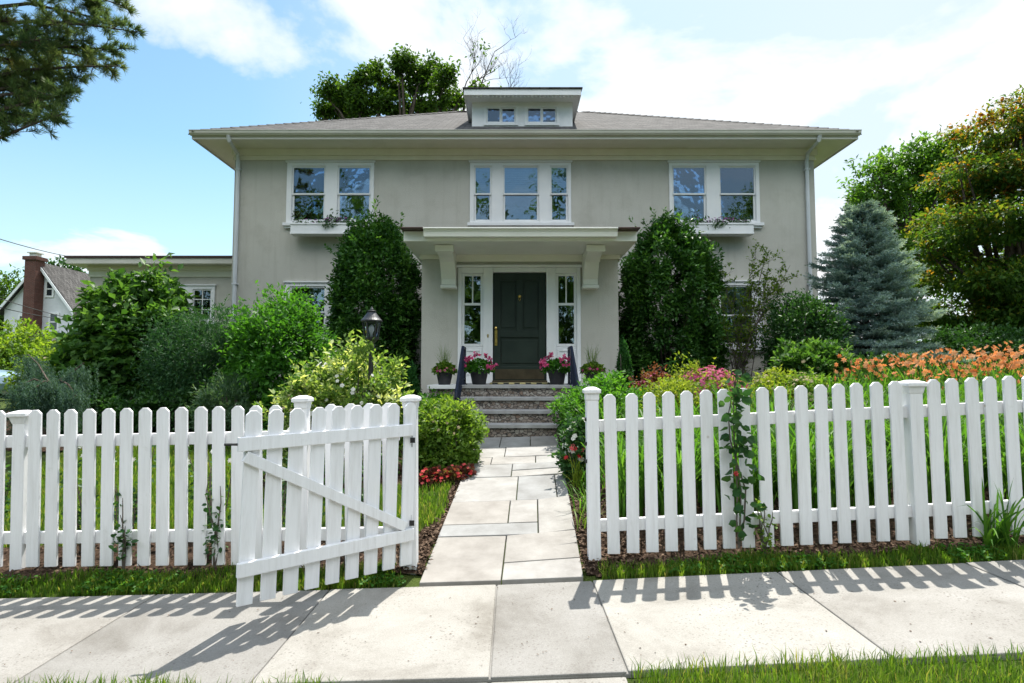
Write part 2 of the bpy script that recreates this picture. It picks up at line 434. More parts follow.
def leaf_geo(P, D, Nn, Ls, Ws, fold=.18, droop=.12):
    D = unit(D); S = unit(np.cross(D, Nn)); U = np.cross(S, D)
    n = len(P); Ls = Ls[:, None]; Ws = Ws[:, None]
    V = np.empty((n, 4, 3), np.float32)
    V[:, 0] = P
    V[:, 1] = P + D * Ls * .45 + S * Ws * .5 + U * Ws * fold
    V[:, 2] = P + D * Ls - U * Ls * droop
    V[:, 3] = P + D * Ls * .45 - S * Ws * .5 + U * Ws * fold
    b = (np.arange(n) * 4)[:, None]
    T = np.concatenate([b + np.array([[0, 1, 2]]), b + np.array([[0, 2, 3]])], 1).reshape(-1, 3)
    return V.reshape(-1, 3), T

def leaf_round(P, D, Nn, Ls, Ws, fold=.15, droop=.15):
    D = unit(D); S = unit(np.cross(D, Nn)); U = np.cross(S, D)
    n = len(P); Ls = Ls[:, None]; Ws = Ws[:, None]
    V = np.empty((n, 7, 3), np.float32)
    V[:, 0] = P; V[:, 3] = P + D * Ls - U * Ls * droop; V[:, 6] = P + D * Ls * .5 - U * Ws * fold * .6
    for i, sg in ((1, 1), (5, -1)): V[:, i] = P + D * Ls * .24 + S * Ws * .42 * sg + U * Ws * fold * .6
    for i, sg in ((2, 1), (4, -1)): V[:, i] = P + D * Ls * .66 + S * Ws * .46 * sg + U * Ws * fold * .8 - U * Ls * droop * .4
    b = (np.arange(n) * 7)[:, None]
    T = np.concatenate([b + np.array([[i, (i + 1) % 6, 6]]) for i in range(6)], 1).reshape(-1, 3)
    return V.reshape(-1, 3), T

def leaf_cloud(P, out, Lf, Wf, a=.7, b=.8, up=.2, tint=None, nup=.7, fold=.18, rnd=False):
    n = len(P)
    D = out * a + rdir(n) * b + np.array([0, 0, up])
    Nn = rdir(n) * .6 + out * .35 + np.array([0, 0, nup])
    s = rng.uniform(.7, 1.25, n)
    V, T = (leaf_round if rnd else leaf_geo)(P, D, Nn, Lf * s, Wf * s, fold)
    if tint is None: tint = rng.uniform(0, 1, n)
    return V, T, np.repeat(np.clip(tint, 0, 1), 6 if rnd else 2)

def join(parts):
    Vs, Ts, Cs = [], [], []; k = 0
    for V, T, C in parts:
        Vs.append(V); Ts.append(T + k); Cs.append(C); k += len(V)
    return np.concatenate(Vs), np.concatenate(Ts), np.concatenate(Cs)

def blob(c, r, n, clumps=60, cr=.16, inner=.5, shape='round', lump=.18, low=-1.0):
    """leaf positions of one uneven crown: clumps scattered through the outer part of a body; returns positions, outward, tint"""
    c = np.array(c, float); r = np.array(r, float)
    d = rdir(clumps * 2); d = d[d[:, 2] > low][:clumps]; k = len(d)
    ph = rng.uniform(0, 6, 4)
    lob = 1 + lump * (np.sin(3 * d[:, 0] + 2 * d[:, 2] + ph[0]) + .7 * np.sin(5 * d[:, 1] - 4 * d[:, 2] + ph[1]) + .6 * rng.normal(size=k)) * .6
    rad = rng.uniform(inner, 1, k) ** .6 * lob
    if shape == 'round':
        cc = d * rad[:, None]
    elif shape == 'column':           # straight sides, domed top
        z = rng.uniform(-1, 1, k); w = np.where(z > .1, np.sqrt(np.clip(1 - ((z - .1) / .9) ** 2.2, 0, 1)), 1)
        th = rng.uniform(0, 6.283, k)
        rr = w * np.sqrt(rng.uniform(max(inner, .62), 1, k)) * (1 + .35 * (lob - 1))
        cc = np.stack([np.cos(th) * rr, np.sin(th) * rr, z], 1)
    else:                              # cone
        z = 2 * (1 - np.sqrt(rng.uniform(0, 1, k))) - 1; w = (1 - z) / 2
        w = np.where(z < -.8, w * (1 - (-.8 - z) * 1.5), w) ** .85
        th = rng.uniform(0, 6.283, k); rr = w * np.sqrt(rng.uniform(inner, 1, k))
        cc = np.stack([np.cos(th) * rr, np.sin(th) * rr, z], 1)
    idx = rng.integers(0, k, n)
    q = cc[idx] + np.clip(rng.normal(size=(n, 3)), -1.7, 1.7) * cr * rng.uniform(.5, 1.3, k)[idx][:, None]
    P = c + q * r
    out = unit(q / np.maximum(r, .01) + np.array([0, 0, .1]))
    ct = rng.normal(0, .2, k)
    t = .42 + ct[idx] + rng.normal(0, .2, n)
    return P, out, t

def clip_ground(V, T, C, lift=.0):
    """drop leaves that would be under the land"""
    q = V.reshape(-1, 4, 3); ok = q[:, 0, 2] > g(q[:, 0, 0], q[:, 0, 1]) + lift
    k = ok.sum(); b = (np.arange(k) * 4)[:, None]
    T = np.concatenate([b + np.array([[0, 1, 2]]), b + np.array([[0, 2, 3]])], 1).reshape(-1, 3)
    return q[ok].reshape(-1, 3), T, C.reshape(-1, 2)[ok].ravel()

def shrub(name, x0, x1, ytop, Y, ry, n, leaf, mat, label, cat='shrub', shape='round', clumps=70, cr=.16, stems=5, base=None,
          flowers=None, a=.7, b=.8, up=.2, lump=.18, group=None, inner=.5, sink=.1, nup=.7):
    """a shrub between pixel columns x0..x1 whose top stands at pixel row ytop, at distance Y; ry: half depth in metres"""
    top = at((x0 + x1) / 2, ytop, Y); xl = at(x0, ytop, Y).x; xr = at(x1, ytop, Y).x
    X = top.x; gr = gz(X, Y) if base is None else base
    h = top.z - gr
    root = thing(name, (X, Y, gr), label, cat, group)
    zc = gr + h * (.5 - sink / 2); rz = h * (.5 + sink / 2)
    k = .93
    P, out, t = blob((X, Y, zc), ((xr - xl) / 2 * k, ry, rz * k), int(n * 1.25), int(clumps * 1.5), cr, inner, shape, lump)
    if shape == 'round':          # skirt of leaves down to the ground
        m_ = int(n * .35); P2, o2, t2 = blob((X, Y, gr + h * .28), ((xr - xl) / 2 * k * .88, ry * .9, h * .30), m_, clumps, cr, .6, 'column', lump); P, out, t = np.concatenate([P, P2]), np.concatenate([out, o2]), np.concatenate([t, t2])
    ns = int(26 + 14 * h)          # stray shoots standing out of the body
    d = rdir(ns * 3); d = d[d[:, 2] > -.35][:ns]; c0 = np.array((X, Y, zc)); r0_ = np.array(((xr - xl) / 2 * k, ry, rz * k))
    if shape == 'cone': d = d[:0]
    if len(d):
        zz = d[:, 2:3]; rad_ = np.where(np.abs(d) > 0, 1, 1) * (1 if shape == 'round' else np.clip(1 / np.maximum(np.sqrt(1 - zz ** 2) ** 1.0, .78), 1, 1.22))
        s0_ = c0 + d * r0_ * rad_ * rng.uniform(.86, .98, (len(d), 1)); dv = unit(d + rng.normal(0, .35, d.shape) + np.array([0, 0, .45])); ln_ = rng.uniform(.10, .30, len(d)) * min(1.2, .5 + h * .3)
        kk = 12; u_ = rng.uniform(0, 1, (len(d), kk, 1)); ps = (s0_[:, None] + dv[:, None] * ln_[:, None, None] * u_ + rng.normal(0, .012, (len(d), kk, 3))).reshape(-1, 3)
        P = np.concatenate([P, ps]); out = np.concatenate([out, np.repeat(dv, kk, 0)]); t = np.concatenate([t, np.repeat(rng.uniform(.45, .95, len(d)), kk)])
    V, T, C = clip_ground(*leaf_cloud(P, out, leaf[0] * 1.15, leaf[1] * 1.2, a, b, up, t, nup))
    mesh_np('foliage', V, T, L[mat], root, tint=C)
    if stems:
        mb = MB()
        for i in range(stems):
            th = random.uniform(0, 6.28); q = random.uniform(.2, .7)
            e = Vector((X + math.cos(th) * (xr - xl) / 2 * q, Y + math.sin(th) * ry * q, gr + h * random.uniform(.6, .85)))
            s0 = Vector((X + math.cos(th) * .08, Y + math.sin(th) * .08, gr - .05))
            mid = s0.lerp(e, .5) + Vector((0, 0, h * .12))
            mb.tube([s0, mid, e], [.022, .015, .006], 5)
        mb.build('stem', M['twig'], root)
    if flowers:
        fmat, fn, fs, zlo = flowers
        th = rdir(fn * 4); th = th[(th[:, 2] > zlo)][:fn]
        c = np.array((X, Y, zc)); r = np.array(((xr - xl) / 2 * k, ry, rz * k))
        P = c + th * r * rng.uniform(.92, 1.1, (len(th), 1))
        add_blooms(root, [flower(p, th[i], fs, 5, 1) for i, p in enumerate(P)], fmat)
    return root

def flower(p, ax, size, petals=6, open_=.8, cup=0):
    ax = np.array(ax, float); ax = ax / np.linalg.norm(ax)
    s = np.cross(ax, [.3, .2, .9]); s /= np.linalg.norm(s); u = np.cross(ax, s)
    th = np.arange(petals) * 2 * math.pi / petals + rng.uniform(0, 1)
    rad = np.cos(th)[:, None] * s + np.sin(th)[:, None] * u
    D = rad * open_ + ax * (1.05 - open_)
    size = size * rng.uniform(.8, 1.2)
    V, T = (leaf_round if petals < 6 else leaf_geo)(np.tile(p, (petals, 1)), D, np.tile(ax, (petals, 1)) + rad * -.2, np.full(petals, size * .5), np.full(petals, size * .5 * (1.1 if petals < 6 else .62)), .2, .2)
    return V, T, np.full(len(T), rng.uniform(0, 1))

def blades(P, H, W, lean, segs=2, dirs=None, tint=None):
    """grass or strap leaves: P (n,3), heights, widths, sideways reach"""
    n = len(P)
    th = rng.uniform(0, 6.283, n) if dirs is None else dirs
    d = np.stack([np.cos(th), np.sin(th), np.zeros(n)], 1)
    tw = th + rng.normal(0, .5, n) + 1.57
    s = np.stack([np.cos(tw), np.sin(tw), np.zeros(n)], 1)
    V = np.empty((n, 2 * segs + 1, 3), np.float32)
    for i in range(segs):
        u = i / segs; w = (1 - .55 * u) if i else .7
        c = P + d * (lean * u ** 1.8)[:, None]; c[:, 2] += H * (u * 1.35 - .35 * u ** 3 * (lean / np.maximum(H, .01)) ** .5)
        V[:, 2 * i] = c + s * (W * w / 2)[:, None]; V[:, 2 * i + 1] = c - s * (W * w / 2)[:, None]
    c = P + d * lean[:, None]; c[:, 2] += H * (1.35 - .55 * np.clip(lean / np.maximum(H, .01), 0, 1.5) ** .8)
    V[:, 2 * segs] = c
    k = 2 * segs + 1; b = (np.arange(n) * k)[:, None]; T = []
    for i in range(segs - 1):
        T += [b + np.array([[2 * i, 2 * i + 1, 2 * i + 3]]), b + np.array([[2 * i, 2 * i + 3, 2 * i + 2]])]
    T += [b + np.array([[2 * segs - 2, 2 * segs - 1, 2 * segs]])]
    T = np.concatenate(T, 1).reshape(-1, 3)
    if tint is None: tint = rng.uniform(0, 1, n)
    return V.reshape(-1, 3), T, np.repeat(np.clip(tint, 0, 1), 2 * segs - 1)

def tree_wood(base, h, r, levels=4, first=.3, spread=.75, kids=(3, 4), seed=1, gnarl=.12, lean=(0, 0), decay=.68, upb=.25):
    """tapered trunk with limbs; returns MB and tip points"""
    rd = random.Random(seed); mb = MB(); tips = []
    def limb(p, d, ln, rad, lev):
        pts = [p.copy()]; rr = [rad]; q = p.copy(); dd = d.copy()
        for i in range(4):
            dd = (dd + Vector((rd.gauss(0, gnarl), rd.gauss(0, gnarl), rd.gauss(0, gnarl * .6) + upb * .12))).normalized()
            q = q + dd * ln / 4; pts.append(q.copy()); rr.append(rad * (1 - .42 * (i + 1) / 4))
        mb.tube(pts, rr, 8 if lev == 0 else (6 if lev < 3 else 4))
        if lev >= 2: tips.extend([(pts[k], dd.copy(), lev) for k in (2, 3)])
        if lev == levels: tips.append((q, dd.copy(), lev)); return
        nk = rd.randint(*kids)
        for i in range(nk):
            k = rd.choice((2, 3, 4)) if i else 4
            a = rd.uniform(0, 6.28); side = Vector((math.cos(a), math.sin(a), rd.uniform(-.1, .5)))
            nd = (dd * (1 - spread * .6) + side * spread + Vector((0, 0, upb))).normalized()
            limb(pts[k], nd, ln * decay * rd.uniform(.8, 1.2), rr[k] * .72, lev + 1)
    limb(Vector(base), Vector((lean[0], lean[1], 1)).normalized(), h * first, r, 0)
    return mb, tips
# ------------------------------------------------------------------ land, road, pavement, path
def strip(name, xs, ys, dz, mat, kind='structure', inside=None, jit=0):
    X, Y = np.meshgrid(xs, ys); Z = g(X, Y) + dz
    if jit: Z = Z + rng.normal(0, jit, Z.shape)
    V = np.stack([X, Y, Z], -1).reshape(-1, 3); w = len(xs)
    i, j = np.meshgrid(np.arange(w - 1), np.arange(len(ys) - 1)); a = (j * w + i).ravel()
    T = np.stack([a, a + 1, a + w + 1, a + w], 1)
    if inside is not None:
        c = V[T].mean(1); T = T[inside(c[:, 0], c[:, 1])]
    o = mesh_np(name, V, T, mat, smooth=True); tag(o, kind=kind); return o

def lin(*segs):
    return np.unique(np.concatenate([np.linspace(a, b, n) for a, b, n in segs]))

gx = lin((-600, -60, 12), (-60, -12, 13), (-12, 12, 97), (12, 60, 13), (60, 600, 12))
gy = lin((-200, -20, 8), (-20, 1.0, 8), (1.08, 4.2, 14), (4.2, 16, 48), (16, 60, 20), (60, 900, 14))
Xg, Yg = np.meshgrid(gx, gy); Zg = g(Xg, Yg) - .03 - .25 * (Yg < 1.05)
V = np.stack([Xg, Yg, Zg], -1).reshape(-1, 3); w = len(gx)
i, j = np.meshgrid(np.arange(w - 1), np.arange(len(gy) - 1)); a = (j * w + i).ravel()
tag(mesh_np('ground', V, np.stack([a, a + 1, a + w + 1, a + w], 1), M['soil_grass'], smooth=True), kind='structure')

# road with kerb behind the camera's feet
rx = lin((-30, 30, 61))
ry_ = np.array([-7.0, -3.0, .92])
Xr, Yr = np.meshgrid(rx, ry_); Vr = np.stack([Xr, Yr, z0(np.clip(Xr, -12, 12)) - .16], -1).reshape(-1, 3); w = len(rx)
i, j = np.meshgrid(np.arange(w - 1), np.arange(2)); a = (j * w + i).ravel()
tag(mesh_np('road', Vr, np.stack([a, a + 1, a + w + 1, a + w], 1), M['asphalt']), kind='structure')
kb = MB()
for x in np.arange(-12, 12, 1.0):
    kb.box(x + .004, x + .996, .92, 1.08, -.3, .0, lambda v: Vector((v.x, v.y, v.z + float(z0(v.x)))))
tag(kb.build('kerb', M['concrete'], bevel=.012), kind='structure')

def slab(mb, x0, x1, y0, y1, hfun, gap=.006, th=.12, dz=0, n=1):
    """one paving slab following the land"""
    def q(f, u, w): return f(w) if callable(f) else f
    a0, b0 = (x0(y0), x1(y0)) if callable(x0) else (x0, x1)
    a1, b1 = (x0(y1), x1(y1)) if callable(x0) else (x0, x1)
    c = [(a0 + gap, y0 + gap), (b0 - gap, y0 + gap), (b1 - gap, y1 - gap), (a1 + gap, y1 - gap)]
    mb.cur = random.random()
    t = [(x, y, hfun(x, y) + dz) for x, y in c]; d = [(x, y, z - th) for x, y, z in t]
    mb.add(t + d, [(0, 1, 2, 3), (7, 6, 5, 4), (0, 4, 5, 1), (1, 5, 6, 2), (2, 6, 7, 3), (3, 7, 4, 0)])

hz0 = lambda x, y: float(z0(x))
sw = MB()
jx = [-8.35, -7.15, -5.92, -4.72, -3.5, -2.3, -1.18, -.1, .52, 1.72, 2.94, 4.15, 5.37, 6.6, 7.8]
for p, q in zip(jx[:-1], jx[1:]):
    slab(sw, p, q, 2.65, 3.80, hz0, .0038, dz=random.uniform(-.004, .004))
    if abs(p + .1) < .01: sw.t[-6:] = [.12] * 6
for p, q in ((-.76, -.1), (-.1, .51)):      # crossing slab from the pavement to the kerb
    slab(sw, p, q, 1.09, 2.62, hz0, .006, dz=-.003)
for a in np.arange(-8, 7.5, .5):      # sand bed in the joints
    slab(sw, a, a + .5, 2.652, 3.798, hz0, 0, .08, -.012); sw.t[-6:] = [.0] * 6
tag(sw.build('sidewalk', M['concrete'], bevel=.007, tint=True), kind='structure')

pl = lambda y: -.61 + (y - 3.82) * (.143 / 4.03)
pr = lambda y: .47 + (y - 3.82) * (.15 / 4.03)
pth = MB()
stones = [(0, .5, 3.82, 4.56), (.5, 1, 4.09, 4.56), (.5, 1, 3.82, 4.09), (.73, 1, 4.56, 5.34), (0, .73, 4.56, 4.80), (0, .5, 4.80, 5.34), (.5, .73, 4.80, 5.34),
          (0, .55, 5.34, 6.06), (.55, .9, 5.34, 6.06), (.9, 1, 5.34, 5.62), (.9, 1, 5.62, 6.06), (0, .48, 6.06, 6.52), (.48, 1, 6.06, 6.28), (.48, 1, 6.28, 6.52),
          (0, .25, 6.52, 6.82), (.25, .72, 6.52, 6.82), (.72, 1, 6.52, 6.82), (0, .38, 6.82, 7.3), (.38, 1, 6.82, 7.3), (0, .3, 7.3, 7.84), (.3, .66, 7.3, 7.84), (.66, 1, 7.3, 7.84)]
for u0, u1, y0, y1 in stones:
    slab(pth, (lambda y, u=u0: pl(y) + (pr(y) - pl(y)) * u), (lambda y, u=u1: pl(y) + (pr(y) - pl(y)) * u), y0, y1, gz, .0045, .1, random.uniform(.012, .02))
tag(pth.build('path', M['bluestone'], bevel=.005, tint=True), kind='structure')

# beds
fy = lambda x: np.where(np.asarray(x) < 0, 4.05 + np.clip(-np.asarray(x) - .72, 0, 3) * .035, 4.06)
def bed_in(x, y):
    left = (x < pl(y)) & (y > 3.98) & (((y < 4.62 + .1 * np.sin(2.1 * x)) & (x < -.78)) | (x > pl(y) - .05 - .16 * np.clip((4.9 - y) / .6, 0, 1) - .02 * np.sin(7 * y)) | (y > 7.9 + .35 * np.sin(1.3 * x)) |
            (((x + 1.0) / .75) ** 2 + ((y - 6.75) / 1.0) ** 2 < 1) | (((x + 1.9) / .95) ** 2 + ((y - 6.4) / .8) ** 2 < 1))
    right = (x > pr(y)) & (y > 3.96 + .03 * np.sin(5 * x) - .10 * (x < .9))
    return (left | right) & (y < 12.6) & (x > -11) & (x < 9)
strip('mulch_bed', np.linspace(-11, 9, 361), np.linspace(3.85, 12.6, 210), -.008, M['mulch'], inside=bed_in, jit=.006)

def on_grass(x, y):
    front = (y > 3.80) & (y < 4.02 + .03 * np.sin(6 * x)) & ((x < pl(3.9) - .12 + .1 * np.sin(9 * y)) | (x > pr(3.9) + .12)) & ~((x > pr(3.9)) & (y > 3.955 + .03 * np.sin(5 * x)))
    lawn = (x < -.5) & (y > 4.05) & (y < 8.4) & ~bed_in(x, y) & (x < pl(y) - .03 - .16 * np.clip((4.9 - y) / .6, 0, 1))
    verge = (y > 1.1) & (y < 2.645) & ((x < -.78 - .05 * np.sin(12 * y)) | (x > .53))
    verge = verge & ~((x < -.7) & (y > 2.61 - .05 * np.sin(3 * x)) & (x > -1.4)) 
    return front | lawn | verge

def grass(name, x0, x1, y0, y1, n, H, W):
    x = rng.uniform(x0, x1, n); y = rng.uniform(y0, y1, n)
    ok = on_grass(x + rng.normal(0, .012, n), y + rng.normal(0, .016, n)); x, y = x[ok], y[ok]
    dens = np.sin(x * 3.1 + 1.3 * np.sin(y * 2.7)) * np.sin(y * 3.7 + x) * .5 + np.sin(x * 11 + y * 7) * .25
    ok = rng.uniform(0, 1, len(x)) < .72 + .4 * dens; x, y, dens = x[ok], y[ok], dens[ok]
    n = len(x); P = np.stack([x, y, g(x, y) - .02], 1)
    h = H * rng.uniform(.5, 1.35, n) * (1 + .35 * dens)
    t = .45 + .25 * dens + rng.normal(0, .2, n); t = np.where(rng.uniform(0, 1, n) < .06 + .10 * (np.sin(x * 2.3 + 1) * np.sin(y * 5 + x) > .55), 1.0, np.clip(t, 0, .8))
    V, T, C = blades(P, h + .02, W * rng.uniform(.7, 1.3, n), h * rng.uniform(.2, 1.0, n), 2, tint=t)
    tag(mesh_np(name, V, T, L['grass'], tint=C), 'mown green grass growing ' + {'verge_grass': 'on the verge along the street side of the pavement', 'strip_grass': 'in a narrow strip between the picket fence and the pavement', 'lawn_grass': 'on the small lawn behind the left picket fence'}[name], 'grass', kind='stuff')
grass('verge_grass', -3.6, 4.0, 2.0, 2.66, 34000, .052, .0055)
grass('strip_grass', -5.5, 5.5, 3.80, 4.08, 42000, .038, .008)
grass('lawn_grass', -5.6, -.4, 4.1, 8.3, 90000, .05, .010)

# clover and broad-leaved weeds in the narrow strip
n = 9000; x = rng.uniform(-5.2, 5.2, n); y = rng.uniform(3.80, 4.02, n)
ok = on_grass(x, y + rng.normal(0, .012, n)) & (np.sin(x * 4.7 + 1.2 * np.sin(x * 1.9)) + .5 * np.sin(x * 13) + rng.normal(0, .3, n) > .25); x, y = x[ok], y[ok]; n = len(x)
P = np.stack([x, y, g(x, y) + rng.uniform(.008, .034, n)], 1)
V, T, C = leaf_cloud(P, rdir(n) * np.array([1, 1, .2]), .024, .02, 1, .3, .1, None, 1.2, .1, True)
tag(mesh_np('clover', V, T, L['bright'], tint=C), 'patches of clover and broad-leaved weeds in the grass strip by the fence', 'clover', kind='stuff')

# mulch chips
n = 16000
x = np.concatenate([rng.uniform(-5, 5.2, n), rng.uniform(.4, .9, 2500), rng.uniform(-.85, -.5, 2500)]); y = np.concatenate([3.9 + rng.uniform(0, 1, n) ** 1.6 * 3.5, rng.uniform(3.9, 6.5, 2500), rng.uniform(3.95, 6, 2500)])
ok = bed_in(x, y); x, y = x[ok], y[ok]; n = len(x)
P = np.stack([x, y, g(x, y) + rng.uniform(-.004, .012, n)], 1)
D = rdir(n) * np.array([1, 1, .25]); V, T = leaf_geo(P, D, rdir(n) * .5 + np.array([0, 0, 1]), rng.uniform(.02, .06, n), rng.uniform(.01, .025, n), .1, .1)
tag(mesh_np('bark_chips', V, T, M['chip'], tint=np.repeat(rng.uniform(0, 1, n), 2)), 'brown bark chips and dry litter scattered over the planting beds', 'mulch', kind='stuff')

# dry crumbs on the pavement
n = 150
x = rng.uniform(-3.4, 3.4, n); y = rng.choice([0, 1], n) * .0 + rng.uniform(2.66, 3.79, n)
P = np.stack([x, y, z0(x) + .004], 1); D = rdir(n) * np.array([1, 1, .05])
V, T = leaf_geo(P, D, np.tile([0, 0, 1.], (n, 1)), rng.uniform(.006, .022, n), rng.uniform(.004, .011, n), .15, .1)
tag(mesh_np('litter', V, T, M['chip'], tint=np.repeat(rng.uniform(0, 1, n), 2)), 'dry leaf crumbs and specks lying on the pale pavement', 'litter', kind='stuff')

# ------------------------------------------------------------------ picket fences and gate
PW, PH = .085, 1.10
def picket_mesh(h=PH, w=PW):
    mb = MB(); k = .026
    mb.prism([(-w / 2, 0), (w / 2, 0), (w / 2, h - k), (w / 2 - k, h), (-w / 2 + k, h), (-w / 2, h - k)], 'y', -.01, .01)
    return mb
def lean_tf(base, lean, yaw=0):
    m = Matrix.Translation(base) @ Matrix.Rotation(lean, 4, 'Y') @ Matrix.Rotation(yaw, 4, 'Z')
    return lambda v: m @ Vector(v)

proto = None
def picket(root, x, y, z, lean, yaw=0):
    global proto
    if proto is None:
        mb = picket_mesh(); ORG['__o'] = Vector((0, 0, 0))
        o = mb.build('picket', M['fence'], None, (0, 0, 0), bevel=.003); proto = o
    else:
        o = copy_obj(proto)
    o.parent = root
    o.location = Vector((x, y, z)) - ORG[root.name]
    o.rotation_euler = (random.gauss(0, .004), lean + random.gauss(0, .004), yaw + random.gauss(0, .006))
    return o

def post(root, x, y, h, w, lean, capw=None, down=.25):
    z = gz(x, y)
    tf = lean_tf((x, y, z), lean)
    mb = MB(); mb.box(-w / 2, w / 2, -w / 2, w / 2, -down, h - .075, tf)
    p = mb.build('post', M['fence'], root, bevel=.005)
    c = capw or w * 1.5
    mb = MB(); mb.lathe([(w / 2, h - .085), (w / 2 + .004, h - .075), (c / 2 - .012, h - .035), (c / 2, h - .03), (c / 2, h - .008), (c / 2 - .012, h), (.02, h + .012)], (0, 0, 0), sq=True)
    mb.v = [tuple(tf(v)) for v in mb.v]
    mb.build('post_cap', M['fence'], p, bevel=.003)
    return p

def rail(root, x0, x1, yf, h, lean, off):
    mb = MB(); n = max(2, int((x1 - x0) / .4)); xs = np.linspace(x0, x1, n)
    for a, b in zip(xs[:-1], xs[1:]): pass
    vs = []; 
    for x in xs:
        y = float(yf(x)); z = gz(x, y); dx = h * math.tan(lean)
        for dy, dz in ((off, -.042), (off + .036, -.042), (off + .036, .042), (off, .042)):
            vs.append((x + dx, y + dy, z + h + dz))
    fs = [(0, 3, 2, 1), tuple(4 * (n - 1) + k for k in range(4))]
    for i in range(n - 1):
        for k in range(4): fs.append((4 * i + k, 4 * i + (k + 1) % 4, 4 * i + 4 + (k + 1) % 4, 4 * i + 4 + k))
    mb.add(vs, fs); return mb.build('rail', M['fence'], root, bevel=.004)

LEANL, LEANR = -.030, -.008
lf = thing('picket_fence', (-2.4, 4.1, gz(-2.4, 4.1)), 'white picket fence run left of the path, partly behind the open gate', 'fence', 'white picket fence runs')
posts_l = [(-3.50, .085, 1.10, .14), (-1.455, .08, 1.165, .12)]
hx, hy = -.70, 4.05
for x, w, h, c in posts_l: post(lf, x, float(fy(x)) + .012, h, w, LEANL, c)
k = 0
for i in range(40):
    x = -3.38 + .1335 * (i - 9)
    if x > -.84: break
    if any(abs(x - p[0]) < .10 for p in posts_l): continue
    y = float(fy(x)); picket(lf, x, y - .022, gz(x, y) + .015, LEANL + (i - 10) * .0004)
for h in (.21, .89): rail(lf, -4.6, -.765, fy, h, LEANL, -.01)

rf = thing('picket_fence', (2.6, 4.06, gz(2.6, 4.06)), 'white picket fence run right of the path with the climbing rose', 'fence', 'white picket fence runs')
posts_r = [(.572, .085, 1.165, .118), (2.835, .092, 1.11, .14)]
for x, w, h, c in posts_r: post(rf, x, 4.06, h, w, LEANR, c)
for i in range(36):
    x = .705 + .1335 * i
    if x > 4.9: break
    if any(abs(x - p[0]) < .07 for p in posts_r): continue
    picket(rf, x, 4.04, gz(x, 4.06) + .02, LEANR)
for h in (.21, .90): rail(rf, .62, 5.0, fy, h, LEANR, -.008)
for z in (.66, .78, .95):
    mb = MB(); mb.box(.523 - .012, .523, 4.03, 4.055, gz(.57, 4.06) + z - .012, gz(.57, 4.06) + z + .012); mb.build('latch_keeper', M['latch'], rf)

# gate, swung out over the pavement
ang = math.atan2(3.36 - hy, -1.575 - hx); GL = 1.12
gp = thing('gate', (hx, hy, gz(hx, hy)), 'white picket gate standing open over the pavement with diagonal brace', 'gate')
post(gp, hx, hy, 1.155, .09, -.012, .13)
ux, uy = math.cos(ang), math.sin(ang); nx, ny = uy * -1, ux      # normal
if ny > 0: nx, ny = -nx, -ny
gz0 = gz(hx, hy)
drop = .018
def gpt(u, n_, z): return Vector((hx + .02 + ux * u + nx * n_, hy - .045 + uy * u + ny * n_, gz0 + z - drop * u))
yaw = ang
for i in range(9):
    u = .055 + i * .1275
    p = gpt(u, 0, .018)
    picket(gp, p.x, p.y, p.z, 0, yaw).rotation_euler = (random.gauss(0, .003), -.02 + random.gauss(0, .003), yaw)
def gbar(name, u0, z0_, u1, z1_, hh=.04, n0=.012, n1=.046):
    mb = MB(); L_ = math.hypot(u1 - u0, z1_ - z0_); cu, cz = (u1 - u0) / L_, (z1_ - z0_) / L_
    vs = []
    for n_ in (n0, n1):
        for a, s in ((0, -hh), (L_, -hh), (L_, hh), (0, hh)):
            vs.append(gpt(u0 + cu * a - cz * s, n_, z0_ + cz * a + cu * s) - Vector((.02 * (z0_ + cz * a), 0, 0)))
    mb.add(vs, [(0, 1, 2, 3), (7, 6, 5, 4), (0, 4, 5, 1), (1, 5, 6, 2), (2, 6, 7, 3), (3, 7, 4, 0)])
    return mb.build(name, M['fence'], gp, bevel=.004)
gbar('rail', .01, .93, 1.122, .93); gbar('rail', .01, .225, 1.122, .225)
gbar('brace', .07, .285, 1.085, .86, .032, .0125, .044)
for z in (.30, .86):
    mb = MB(); q = gpt(.02, 0, z); mb.tube([q + Vector((0, 0, -.05)), q + Vector((0, 0, .05))], .010, 8)
    mb.box(q.x - .004, q.x + .03, q.y - .03, q.y - .026, q.z - .018, q.z + .018); mb.build('hinge', M['latch'], gp)
mb = MB(); q = gpt(1.12, .02, .93); mb.tube([q, q + Vector((-.09, -.01, .0))], .008, 6); mb.build('latch', M['latch'], gp)
# ------------------------------------------------------------------ the house
YF = 12.8; YP = 10.2
XL = at(233, 230, YF).x; XR = at(816, 230, YF).x; XC = (XL + XR) / 2; HW = (XR - XL) / 2
ZE = at(520, 131.5, 12.16).z       # eave top
ZS = ZE - .14                       # soffit
ZB = .45
OH = .64; DEP = 9.6
house = thing('house', (XC, YF, .75), 'two storey grey stucco house with hipped shingle roof and columned-free entry porch', 'house')
house['label'] = 'two storey grey stucco house with hipped shingle roof, dormer and bracketed front entry'

